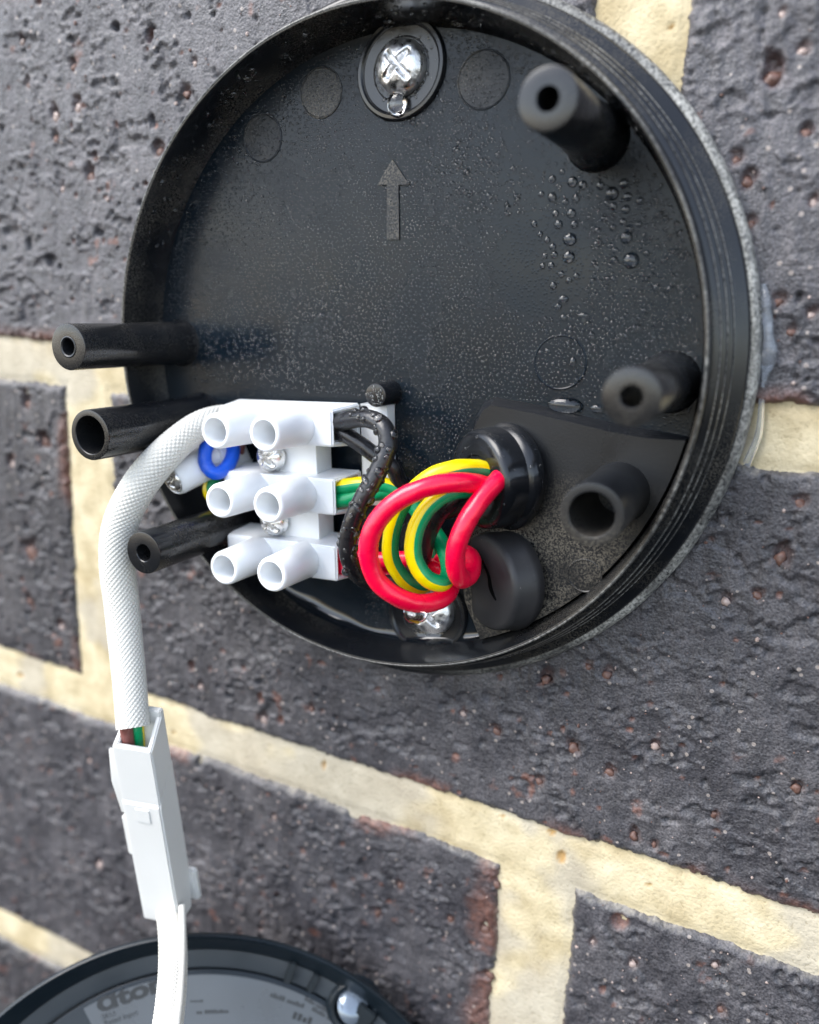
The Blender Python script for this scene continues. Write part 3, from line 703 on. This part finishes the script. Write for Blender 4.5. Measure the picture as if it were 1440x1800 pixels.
wire('insulated_wire', 'yellow and green wire looping highest out of the upper grommet', [(885, 840, 8), (862, 830, 12), (838, 823, 14.5), (800, 824, 18), (755, 840, 20), (712, 880, 19.5), (690, 930, 18.5), (688, 980, 17.5), (712, 1020, 15), (745, 1030, 11), (765, 985, 8.5), (735, 900, 9), (690, 858, 10.5), (640, 852, 12), (598, 856, 12.5), (580, 857, 12.5)], 1.5, M['yg'], twist=.004, phase=.17)
wire('insulated_wire', 'yellow and green wire in the inner loop, curling up beneath the red one', [(888, 850, 8), (862, 853, 12.5), (835, 858, 15.5), (790, 866, 19), (752, 893, 21), (730, 935, 22), (728, 980, 22), (748, 1015, 21), (778, 1025, 18.5), (790, 1000, 15), (778, 960, 12), (745, 910, 10), (700, 868, 10), (650, 868, 11.5), (605, 878, 12.5), (583, 878, 12.5)], 1.5, M['yg'], twist=.004, phase=.17)
k1 = wire('insulated_wire', 'wet black wire hanging in front of the terminal block, beaded with drops', [(575, 742, 12.5), (600, 741, 13.5), (640, 735, 16), (672, 748, 17.5), (682, 782, 18.5), (664, 830, 20), (636, 880, 21.5), (616, 930, 22), (612, 972, 21.5), (628, 1008, 19), (660, 1025, 14), (710, 1020, 11), (740, 985, 12), (752, 938, 15), (775, 898, 16), (812, 870, 15), (850, 858, 12)], 1.65, M['blackw'], amp=.06)
wire('insulated_wire', 'thin black wire crossing behind the wet beaded one', [(575, 758, 12.0), (602, 762, 12.3), (630, 778, 12.3), (662, 802, 12), (690, 822, 11), (704, 850, 10), (730, 890, 8.5), (780, 900, 9.5), (848, 868, 11)], 1.5, M['blackw'], amp=.06)
wire('insulated_wire', 'blue wire making a tight ring beside the top terminal tube', [(400, 735, 9), (378, 762, 13), (362, 788, 16), (362, 815, 17), (378, 832, 16.5), (398, 822, 14), (410, 795, 11), (405, 765, 9.5), (420, 752, 10)], 1.35, M['blue'], amp=.14, n=110)
wire('insulated_wire', 'small yellow and green wire end left of the middle terminal row', [(412, 770, 8), (395, 815, 9.5), (372, 848, 12), (370, 868, 12.5), (392, 880, 11.5), (420, 878, 10.5)], 1.35, M['yg'], amp=.14, n=80, twist=.02)
wire('insulated_wire', 'brown wire showing between the two lower terminal rows', [(420, 780, 7.5), (410, 850, 7.5), (408, 905, 9), (414, 945, 10), (430, 985, 10.5)], 1.35, M['brown'], n=80)

# braided sleeve ------------------------------------------------------
def braid(amp, cells, pitch):
    def f(A, Lg):
        a = A / (2 * math.pi) * cells; l = Lg / pitch
        return amp * np.abs(np.sin(np.pi * (a + l)) * np.sin(np.pi * (a - l))) ** .6
    return f
sl = tube('braided_sleeve', path([(420, 735, 7.5), (385, 736, 12), (345, 752, 17.5), (292, 797, 23.5), (242, 858, 27.5), (211, 925, 29.5), (206, 990, 30.5), (214, 1060, 31), (221, 1130, 32.5), (228, 1200, 34.5), (234, 1279, 37)]),
          3.0, M['braid'], None, seg=132, n=760, disp=braid(.24, 21, 1.0), rfun=lambda t: .80 + .24 * sstep(0, .35, t) - .08 * sstep(.6, 1, t))
tag(sl, 'thick white braided sleeve curving down left of the light base', 'cable sleeve')
lc = tube('braided_sleeve', path([(297, 1590, 30), (303, 1640, 33.5), (304, 1700, 40), (300, 1760, 47), (292, 1830, 53), (285, 1950, 58)]), 2.75, M['braid'], None, seg=120, n=420, disp=braid(.18, 20, .95), flat=.9)
tag(lc, 'white braided sleeve hanging out of the plug over the round cover', 'cable sleeve')
ridge = tube('seam', path([(320, 1592, 31), (321, 1640, 34.5), (320, 1700, 41), (316, 1760, 48), (308, 1830, 54), (301, 1950, 59)]), .7, M['braid'], lc, seg=14, n=90)

# ================================================================== PLUG CONNECTOR
plug = empty('plug_connector'); tag(plug, 'white plastic plug connector joining the two braided sleeves', 'plug connector')
A_, B_ = at(229, 1318, 38.5), at(284, 1622, 32.0)
Ld = wpt(B_) - wpt(A_); PL = np.linalg.norm(Ld); Ld /= PL
Nn = np.array([.22, -1, -.62]); Nn -= Ld * (Nn @ Ld); Nn /= np.linalg.norm(Nn)     # out of the front face
Sd = np.cross(Ld, Nn)
if Sd[0] < 0: Sd = -Sd
def pl(s, l, d): return wpt(A_) + Sd * s + Ld * l - Nn * d       # s sideways, l down, d behind the front face
def plug_prism(name, outline, s0, s1, bev=.3, mat=None):
    """outline in (l,d), extruded sideways from s0 to s1"""
    bm = bmesh.new(); a = [bm.verts.new(Vector(pl(s0, l, d)) * S) for l, d in outline]; f = bm.faces.new(a)
    r = bmesh.ops.extrude_face_region(bm, geom=[f])
    for v in [g for g in r['geom'] if isinstance(g, bmesh.types.BMVert)]: v.co += Vector(Sd) * (s1 - s0) * S
    bmesh.ops.bevel(bm, geom=bm.edges[:], offset=bev * S, segments=2, affect='EDGES')
    return autosmooth(from_bm(name, bm, mat or M['white2'], plug), 35)
hw = 4.25
plug_prism('lower_housing', [(13.0, 0), (PL, 0), (PL, 5.2), (PL - 7, 6.6), (6, 6.6), (6.5, 5.0)], -hw, hw, .35)
# upper housing: four walls round an open mouth
plug_prism('upper_housing_front', [(0, .25), (12.8, .25), (12.8, 1.6), (0, 1.6)], -hw + .05, hw - .05, .25)
plug_prism('upper_housing_back', [(-5.8, 5.0), (6.2, 5.0), (6.2, 6.4), (-5.8, 6.4)], -hw + .05, hw - .05, .25)
plug_prism('upper_housing_side', [(0, .5), (12.7, .5), (6.4, 6.2), (-5.6, 6.2)], hw - 1.1, hw - .02, .25)
plug_prism('upper_housing_side', [(0, .5), (12.7, .5), (6.4, 6.2), (-3.6, 6.2)], -hw + .02, -hw + 1.1, .25)
plug_prism('upper_housing_core', [(3.0, 1.2), (13.2, 1.2), (7, 6.0), (3.0, 6.0)], -hw + .8, hw - .8, .2)
plug_prism('latch', [(2, 2.0), (9.5, 1.0), (18.0, 2.2), (18.0, 4.4), (4, 4.4)], -hw - 2.3, -hw + .2, .3)
plug_prism('latch', [(18.5, 1.7), (28.0, 1.7), (31, 4.4), (18.5, 4.4)], -hw - 2.1, -hw + .2, .3)
plug_prism('catch', [(14.0, -.22), (17.2, -.22), (17.2, .5), (14.0, .5)], -1.4, 1.8, .12)
plug_prism('locking_tab', [(PL - 9.0, 6.1), (PL - 1.0, 6.1), (PL - 1.0, 7.6), (PL - 9.0, 7.6)], hw - 1.1, hw + 1.3, .35)
def stub(name, label, px0, px1, h0, h1, r, mat, tw=0):
    o = tube(name, path([(px0[0], px0[1], h0), ((px0[0] + px1[0]) / 2, (px0[1] + px1[1]) / 2, (h0 + h1) / 2), (px1[0], px1[1], h1)]), r, mat, None, seg=18, n=24, twist=tw)
    tag(o, label, 'wire', 'wires of the fitting')
stub('insulated_wire', 'brown wire end between the thick sleeve and the plug', (221, 1265), (229, 1345), 36.6, 35.0, 1.3, M['brown'])
stub('insulated_wire', 'yellow and green wire end between the thick sleeve and the plug', (241, 1265), (247, 1335), 35.0, 33.2, 1.15, M['yg'])

# ================================================================== ROUND COVER AT THE BOTTOM
cover = empty('light_cover'); tag(cover, 'round black light cover lying open below, silver label inside', 'light cover')
cn = np.array([.46, -.82, .33]); cn /= np.linalg.norm(cn); cc = np.array([69.4, -43.06, -171.7]) - np.array([-.15, .27, .94]) * 1.0
cu = np.cross([0, 0, 1], cn) * 1.0; cu /= np.linalg.norm(cu); cv = np.cross(cn, cu)
if cu[0] < 0: cu, cv = -cu, -cv
if cv[2] < 0: cv = -cv
lathe('cover_shell', [(50, -13), (56.5, -12), (58.6, -9), (61.0, -3), (61.9, -.9), (61.8, -.3), (61.4, 0), (60.9, -.2), (60.4, -.8), (58.6, -2.6), (57.3, -3.6), (57.0, -4.2)], cc, M['cover'], cover, axis=cn, seg=160, sharp=50)
lathe('inner_step', [(57.4, -4.0), (57.0, -4.05), (53.9, -4.1), (53.3, -4.4), (53.1, -6.2), (51, -6.4), (.01, -6.5)], cc, M['coverstep'], cover, axis=cn, seg=160, sharp=40)
lathe('gear_tray', [(52.6, -6.5), (52.5, -5.2), (52.0, -4.9), (.01, -4.9)], cc, M['cover'], cover, axis=cn, seg=140, sharp=40)
def cpt(x, y, d): return cc + cu * x + cv * y + cn * d
def cover_of(px, py, d):
    """(x,y) on the cover's own plane at depth d, under picture position"""
    r = np.array([(px - 720) / FPX, (py - 900) / FPX, 1.0]) @ RW
    o_ = cc + cn * d; t = ((o_ - CAM) @ cn) / (r @ cn); P = CAM + r * t - o_
    return P @ cu, P @ cv
# silver foil ring segment (label) and the lighter sticker
lab = empty('label_anchor'); bpy.data.objects.remove(lab)
def disc_part(name, a0, a1, r0, r1, d, mat, parent, n=60):
    V, F = [], []
    for i in range(n + 1):
        a = a0 + (a1 - a0) * i / n
        for r in (r0, r1): V += [cpt(r * math.cos(a), r * math.sin(a), d - .12), cpt(r * math.cos(a), r * math.sin(a), d)]
    for i in range(n):
        b0 = 4 * i; b1 = b0 + 4
        F += [(b0 + 1, b1 + 1, b1 + 3, b0 + 3), (b0, b0 + 1, b1 + 1, b1), (b0 + 2, b0 + 3, b1 + 3, b1 + 2)]
    F += [(0, 1, 3, 2), (4 * n, 4 * n + 1, 4 * n + 3, 4 * n + 2)]
    return autosmooth(mesh(name, V, F, mat, parent), 40)
xl, yl = cover_of(143, 1765, -4.8)
foil = disc_part('silver_label', math.radians(8), math.atan2(yl, xl), 18, 51.6, -4.7, M['silver'], cover)
def text(body, px, py, size, mat, parent, d=-4.66, ang=0.0, bold=0, shear=0, wide=1.0):
    cu_ = bpy.data.curves.new('printed_text', 'FONT'); cu_.body = body; cu_.size = size; cu_.extrude = .01; cu_.offset = bold; cu_.shear = shear; cu_.resolution_u = 4
    tmp = bpy.data.objects.new('tmp', cu_); col.objects.link(tmp)
    dg = bpy.context.evaluated_depsgraph_get(); me = bpy.data.meshes.new_from_object(tmp.evaluated_get(dg)); bpy.data.objects.remove(tmp)
    x0, y0 = cover_of(px, py, d); co = np.array([v.co for v in me.vertices])
    c, s_ = math.cos(ang), math.sin(ang)
    P = np.array([cpt(x0 + a[0] * wide * c - a[1] * s_, y0 + a[0] * wide * s_ + a[1] * c, d + a[2]) for a in co]) * S
    me.vertices.foreach_set('co', P.ravel()); me.update()
    return finish('printed_text', me, mat, parent, False)
def cang(p0, p1):
    a = np.array(cover_of(*p0, -4.66)); b = np.array(cover_of(*p1, -4.66)); return math.atan2(b[1] - a[1], b[0] - a[0])
an = cang((172, 1779), (275, 1743))
text('\u0251tom', 173, 1780, 4.9, M['ink'], foil, ang=an, bold=.2, wide=1.55)
text('SKU:', 180, 1793, 1.55, M['ink'], foil, ang=an)
text('Rated Input', 184, 1804, 1.55, M['ink'], foil, ang=an)
def print_row(px, py, ang, width, height, words):
    """a line of print too small to read: word-length strokes of ink"""
    x0, y0 = cover_of(px, py, -4.66); u = np.array([math.cos(ang), math.sin(ang)]); w = np.array([-u[1], u[0]]); V, F = [], []; t = 0.0
    r = np.random.RandomState(int(px)); tot = float(sum(words))
    for n_ in words:
        for c_ in range(n_):
            a = t + .12 * width / tot; b = t + .85 * width / tot; hh = height * r.choice([.7, 1.0]); t += width / tot; i0 = len(V)
            for (p_, q_) in ((a, 0), (b, 0), (b, hh), (a, hh)): V.append(cpt(*(np.array([x0, y0]) + u * p_ + w * q_), -4.655))
            for (p_, q_) in ((a, 0), (b, 0), (b, hh), (a, hh)): V.append(cpt(*(np.array([x0, y0]) + u * p_ + w * q_), -4.69))
            F += [(i0, i0 + 1, i0 + 2, i0 + 3)] + [(i0 + m, i0 + 4 + m, i0 + 4 + (m + 1) % 4, i0 + (m + 1) % 4) for m in range(4)]
        t += width / tot * .7
    mesh('fine_print', V, F, M['ink'], foil, smooth=False)
an2 = cang((478, 1750), (540, 1772)); an3 = cang((535, 1757), (580, 1782))
print_row(474, 1752, an2, 7.4, 1.0, [5, 6]); print_row(534, 1758, an3, 5.6, .9, [4, 5]); print_row(547, 1776, an3, 5.0, .9, [6, 3]); print_row(512, 1790, an2, 4.6, 1.5, [4])
print_row(334, 1762, cang((334, 1762), (370, 1762)), 2.8, .55, [5]); print_row(345, 1783, cang((345, 1783), (400, 1781)), 6.5, .8, [2, 8])
# clip across the step, and the oval boss
x1, y1 = cover_of(515, 1695, -4); ra = math.atan2(y1, x1)
def cbox(name, mat, a, r, d, sr, st, sd_, bev=.3):
    bm = bmesh.new(); bmesh.ops.create_cube(bm, size=1)
    for v in bm.verts: v.co = Vector((v.co.x * sr, v.co.y * st, v.co.z * sd_))
    bmesh.ops.bevel(bm, geom=bm.edges[:], offset=bev, segments=2, affect='EDGES')
    er = cu * math.cos(a) + cv * math.sin(a); et = -cu * math.sin(a) + cv * math.cos(a); c0 = cc + er * r + cn * d
    for v in bm.verts: v.co = Vector(c0 + er * v.co.x + et * v.co.y + cn * v.co.z) * S
    return autosmooth(from_bm(name, bm, mat, cover), 40)
cbox('bayonet_lug', M['cover'], ra, 55.8, -3.2, 4.6, 1.6, 2.2); cbox('bayonet_lug', M['cover'], ra - .10, 55.4, -3.6, 4.0, 1.4, 1.6)
cbox('stop_block', M['cover'], ra - .33, 55.4, -2.9, 4.4, 4.4, 2.6)
x2, y2 = cover_of(622, 1772, -3)
oc = cpt(x2, y2, -4.4)
bo = lathe('screw_eye', [(6.2, -.6), (5.6, .9), (5.0, 1.5), (4.3, 1.4), (3.9, .8)], oc, M['cover'], cover, axis=cn, seg=48)
lathe('glint_cap', [(4.0, .8), (3.4, 1.6), (2.2, 2.3), (.01, 2.6)], oc, M['eye_glint'], bo, axis=cn + cv * .5 + cu * .4, seg=40)  # glossy cap added to stand for sky reflected in the hollow boss

# ================================================================== SEALANT
def blob(name, pts, mat, label, cat, group=None):
    o = tube(name, pts, 0.8, mat, None, seg=20, n=60, rfun=lambda t: .25 + 1.0 * np.sin(np.pi * np.clip(t, .03, .97)) ** .7 * (1 + .35 * np.sin(t * 11)), disp=lambda A, Lg: .18 * fbm(Lg, np.cos(A) * 2 + 20, 2, 55, 2))
    return tag(o, label, cat, group)
blob('sealant_bead', [at(1343, 500, .4), at(1348, 550, .9), at(1352, 600, 1.0), at(1350, 640, .8), at(1340, 680, .4)], M['seal'], 'clear bluish silicone bead beside the right edge of the base', 'sealant')
def strip():
    c = [at(1335, 700, .6), at(1328, 760, .5), at(1306, 812, .5)]; w = [at(1345, 702, .1), at(1340, 765, .0), at(1318, 822, .0)]
    P0, _ = spline([wpt(q) for q in c], 16); P1, _ = spline([wpt(q) for q in w], 16)
    V = []; 
    for a, b in zip(P0, P1): V += [a + [0, .8, 0], a - [0, .5, 0], (a + b) / 2 - [0, .75, 0], b - [0, .3, 0], b + [0, .9, 0]]
    F = [(5 * i + j, 5 * i + j + 1, 5 * i + j + 6, 5 * i + j + 5) for i in range(15) for j in range(4)]
    o = mesh('sealant_strip', V, F, M['seal']); tag(o, 'thin clear sealant strip over the cream joint at the right edge', 'sealant')
strip()

# ================================================================== WATER
def drop_shape(seg, rings, hgt=.62):
    V = [(0, 0, hgt)]; F = []
    for i in range(1, rings + 1):
        a = math.pi / 2 * i / rings
        for j in range(seg):
            t = 2 * math.pi * j / seg; V.append((math.sin(a) * math.cos(t), math.sin(a) * math.sin(t), hgt * math.cos(a)))
    for j in range(seg): F.append((0, 1 + j, 1 + (j + 1) % seg))
    for i in range(rings - 1):
        for j in range(seg):
            k = (j + 1) % seg; F.append((1 + i * seg + j, 1 + (i + 1) * seg + j, 1 + (i + 1) * seg + k, 1 + i * seg + k))
    F.append(tuple(reversed(range(1 + (rings - 1) * seg, 1 + rings * seg))))
    return np.array(V), F
DV, DF = drop_shape(24, 8, .85); TV, TF = drop_shape(9, 3, 1.0)
big = [(805, 455, 30, 1.1), (800, 537, 28, 1), (1092, 553, 37, 1), (1070, 446, 28, 1), (1003, 240, 31, 1), (818, 185, 24, 1), (722, 258, 21, 1), (865, 200, 20, 1), (948, 203, 20, 1), (1060, 193, 22, 1), (1077, 255, 20, 1), (1135, 275, 18, 1), (1068, 315, 20, 1), (833, 262, 18, 1), (785, 280, 15, 1), (812, 333, 22, 1), (738, 332, 16, 1), (752, 385, 20, 1), (825, 385, 18, 1), (1055, 373, 17, 1), (1130, 385, 15, 1), (1008, 400, 16, 1), (725, 490, 16, 1), (733, 527, 16, 1), (700, 458, 14, 1), (717, 577, 16, 1), (765, 617, 15, 1), (727, 672, 17, 1), (835, 627, 14, 1), (775, 735, 19, 1.3), (750, 770, 16, 1.1), (870, 812, 18, 1.7), (820, 1030, 22, .8), (700, 978, 14, 1.1), (722, 172, 18, 1), (672, 243, 14, 1), (665, 430, 14, 1), (637, 382, 15, 1), (1018, 505, 14, 1), (1165, 520, 15, 1), (775, 822, 15, 1.2), (1010, 300, 18, 1), (770, 138, 13, 1), (800, 648, 14, 1), (727, 1040, 13, 1), (667, 985, 11, 1), (1155, 435, 12, 1), (977, 830, 12, 1.2), (688, 532, 13, 1), (677, 578, 13, 1)]
drop_me = bpy.data.meshes.new('water_drop'); drop_me.from_pydata((DV * S).tolist(), [], DF); drop_me.update(); drop_me.materials.append(M['water'])
drop_me.polygons.foreach_set('use_smooth', [len(p.vertices) < 8 for p in drop_me.polygons])
blocked = []
for zx, zy, zr, asp in big:
    px, py = 700 + zx / 2.667, 250 + zy / 2.667
    q = at(px, py, FL); dep = (wpt(q) - CAM) @ RW[2]; r = zr / 2.667 * dep / FPX * 1.05
    o = bpy.data.objects.new('water_drop', drop_me); col.objects.link(o)
    o.matrix_world = Matrix.Translation(Vector(W(q[0], FL - .02, q[2]))) @ Matrix.Rotation(math.pi / 2, 4, 'X') @ Matrix.Rotation(random.uniform(-.25, .25), 4, 'Z') @ Matrix.Diagonal((r * asp, r / asp ** .5, r * .85, 1))
    special = {(1092, 553): 'largest round water drop on the backplate, lowest in the right-hand run', (870, 812): 'long slanting water drop low on the backplate, right of the two bead columns',
               (820, 1030): 'tall water drop sitting on the lower round mark', (805, 455): 'wide water drop, upper of the two big ones in the left-hand run', (800, 537): 'big round water drop, lower of the pair in the left-hand run',
               (1003, 240): 'big water drop just below the foot of the upper right post'}
    tag(o, special.get((zx, zy), 'small clear water drop in the two bead runs right of the moulded arrow'), 'water drop', 'larger water drops on the backplate')
    blocked.append((q[0], q[2], r))
def solo_drop(px, py, h, rx, rz, rh, label):
    q = at(px, py, h); o = bpy.data.objects.new('water_drop', drop_me); col.objects.link(o)
    o.matrix_world = Matrix.Translation(Vector(W(q[0], h - .02, q[2]))) @ Matrix.Rotation(math.pi / 2, 4, 'X') @ Matrix.Diagonal((rx, rz, rh, 1))
    tag(o, label, 'water drop'); blocked.append((q[0], q[2], max(rx, rz)))
solo_drop(994, 712, FL, 3.2, 1.5, 1.6, 'large flat water drop resting on the ledge below the other drops')
solo_drop(1050, 718, FL, 1.3, .7, .7, 'small flat water drop beside the large one on the ledge')
solo_drop(935, 770, 6.4, 1.4, .7, .5, 'slanting water drop on the raised corner right of the grommet')
def ball(px, py, h, rx, ry, rz, label, mat=None, name='water_drop'):
    q = wpt(at(px, py, h)); v = IV2 * np.array([rx, ry, rz]); o = mesh(name, v + q, IF2, mat or M['water']); tag(o, label, 'water drop')
ball(730, 1078, 20.5, 2.2, 2.0, 1.9, 'round water drop hanging under the red wire loop')
ball(634, 1014, 18.6, 1.3, 1.2, .9, 'small water drop hanging under the wet black wire')
ball(698, 182, 5.2, 1.9, 1.0, 2.3, 'water drop running down from the upper fixing screw')
# fine condensation on the backplate
rng = np.random.RandomState(5)
gs = .70; gi = np.arange(-54.5, 54.5, gs); ga, gb = np.meshgrid(gi, gi); ga = ga + gs * .5 * (np.arange(len(gi)) % 2)[:, None]
cand = np.c_[ga.ravel(), gb.ravel()]; N0 = len(cand); cand = cand + rng.normal(0, .13, cand.shape) + [CX, CZ]
rad = np.hypot(cand[:, 0] - CX, cand[:, 1] - CZ)
den = .95 + .9 * fbm(cand[:, 0], cand[:, 1], 22, 300, 3) - .35 * sstep(0, 1, (-cand[:, 0] + CX - 20) / 25) * sstep(10, -10, cand[:, 1])
ok = (rad < 54.3) & (rng.rand(N0) < np.clip(den, .08, 1)) & ~((cand[:, 0] > 104) & (cand[:, 1] < 2)) & ~((cand[:, 1] < 0) & (cand[:, 0] < 84))
cand = cand[ok]; sz = .17 + .13 * rng.rand(len(cand)) + .36 * (rng.rand(len(cand)) ** 7) * sstep(-.1, .3, fbm(cand[:, 0], cand[:, 1], 18, 340, 2))
keepm = np.ones(len(cand), bool)
for bx, bz, br in blocked: keepm &= np.hypot(cand[:, 0] - bx, cand[:, 1] - bz) > br + .25
for x_, z_, h_, r_, q_ in tops: keepm &= np.hypot(cand[:, 0] - x_, cand[:, 1] - z_) > r_ + 1
keepm &= np.hypot(cand[:, 0] - q[0], cand[:, 1] - q[2]) > 8.6
cand = cand[keepm]; sz = sz[keepm]
def many_drops(name, centers, normals, sizes, label, cat, shape=(TV, TF)):
    DVv, DFf = shape; nv = len(DVv); VV = np.empty((len(centers) * nv, 3)); FF = []
    for i, (c, nrm, s_) in enumerate(zip(centers, normals, sizes)):
        a, u, v = frame(nrm); e = 1 + .25 * math.sin(i * 1.7); VV[i * nv:(i + 1) * nv] = c + np.outer(DVv[:, 0], u) * s_ * e + np.outer(DVv[:, 1], v) * s_ / e + np.outer(DVv[:, 2], a) * s_
        FF += [tuple(i * nv + k for k in f) for f in DFf[:-1]]
    o = mesh(name, VV, FF, M['water']); tag(o, label, cat, kind='stuff'); return o
cen = np.c_[cand[:, 0], np.full(len(cand), -(FL - .01)), cand[:, 1]]
many_drops('condensation', cen, [(0, -1, 0)] * len(cen), sz, 'fine condensation misting the black backplate', 'condensation')
def wire_drops(o, t0, t1, n, smin, smax, seed, label, side=None):
    me = o.data; r_ = np.random.RandomState(seed); C_, N_, S_ = [], [], []
    nv = len(me.vertices)
    while len(C_) < n:
        i = r_.randint(int(nv * t0), int(nv * t1)); v = me.vertices[i]; nn = np.array(v.normal); p_ = np.array(v.co) / S
        if nn @ (CAM - p_) < 20: continue
        s_ = r_.uniform(smin, smax) * (1 if r_.rand() < .5 else .6)
        if any(np.linalg.norm(p_ - c) < (s_ + t) * .9 for c, t in zip(C_, S_)): continue
        C_.append(p_ - nn * .05); N_.append(nn); S_.append(s_)
    many_drops('condensation', C_, N_, S_, label, 'condensation', drop_shape(14, 5, .7))
wire_drops(k1, .10, .52, 46, .6, 1.0, 3, 'clear water beads clinging to the wet black wire')
# drops hanging under the top of the rim, on the peg and on the wired grommet
C_, N_, S_ = [], [], []
for i in range(170):
    a = rng.uniform(math.radians(38), math.radians(165)); h_ = rng.uniform(5, 12.8); d = np.array([math.cos(a), 0, math.sin(a)])
    C_.append(np.array([CX, -h_, CZ]) + d * 55.55); N_.append(tuple(-d)); S_.append(rng.choice([.25, .4, .6, .9], p=[.4, .35, .2, .05]))
many_drops('condensation', C_, N_, S_, 'water drops lining the inner wall of the rim at the top', 'condensation', drop_shape(14, 5, .6))
C_, N_, S_ = [], [], []
for i in range(34):
    a = rng.uniform(0, 2 * math.pi); r_ = 1.8 * math.sqrt(rng.rand()); C_.append(np.array([87.5 + r_ * math.cos(a), -9.98, 1.5 + r_ * math.sin(a)])); N_.append((0, -1, 0)); S_.append(rng.uniform(.15, .4))
many_drops('condensation', C_, N_, S_, 'water beads on the flat end of the short peg', 'condensation', drop_shape(12, 4, .6))
wire_drops(g1, .0, 1.0, 90, .12, .34, 8, 'fine water beads on the grommet that holds the wires')
wire_drops(g2, .0, 1.0, 110, .08, .2, 9, 'fine water beads on the empty grommet with the slit')
def pool():
    V, F = [], []; n = 90; m = 7
    for i in range(n + 1):
        a = math.radians(222 + 84 * i / n); k = math.sin(math.pi * i / n) ** .5 * (1 + .3 * math.sin(i * .22) + .08 * math.sin(i * .6 + 1)); w = .3 + 2.2 * k; d = np.array([math.cos(a), 0, math.sin(a)])
        for j in range(m):
            t = j / (m - 1); cr = 55.6 - w * (1 - t) ** 1.5; hh = FL - .02 + 1.6 * k * t ** 2.2
            V.append(np.array([CX, -hh, CZ]) + d * cr)
    for i in range(n):
        for j in range(m - 1): F.append((i * m + j, (i + 1) * m + j, (i + 1) * m + j + 1, i * m + j + 1))
    o = mesh('water_film', V, F, M['film']); tag(o, 'water pooled along the inside bottom of the black rim', 'water')
pool()
print('drops', len(cen))
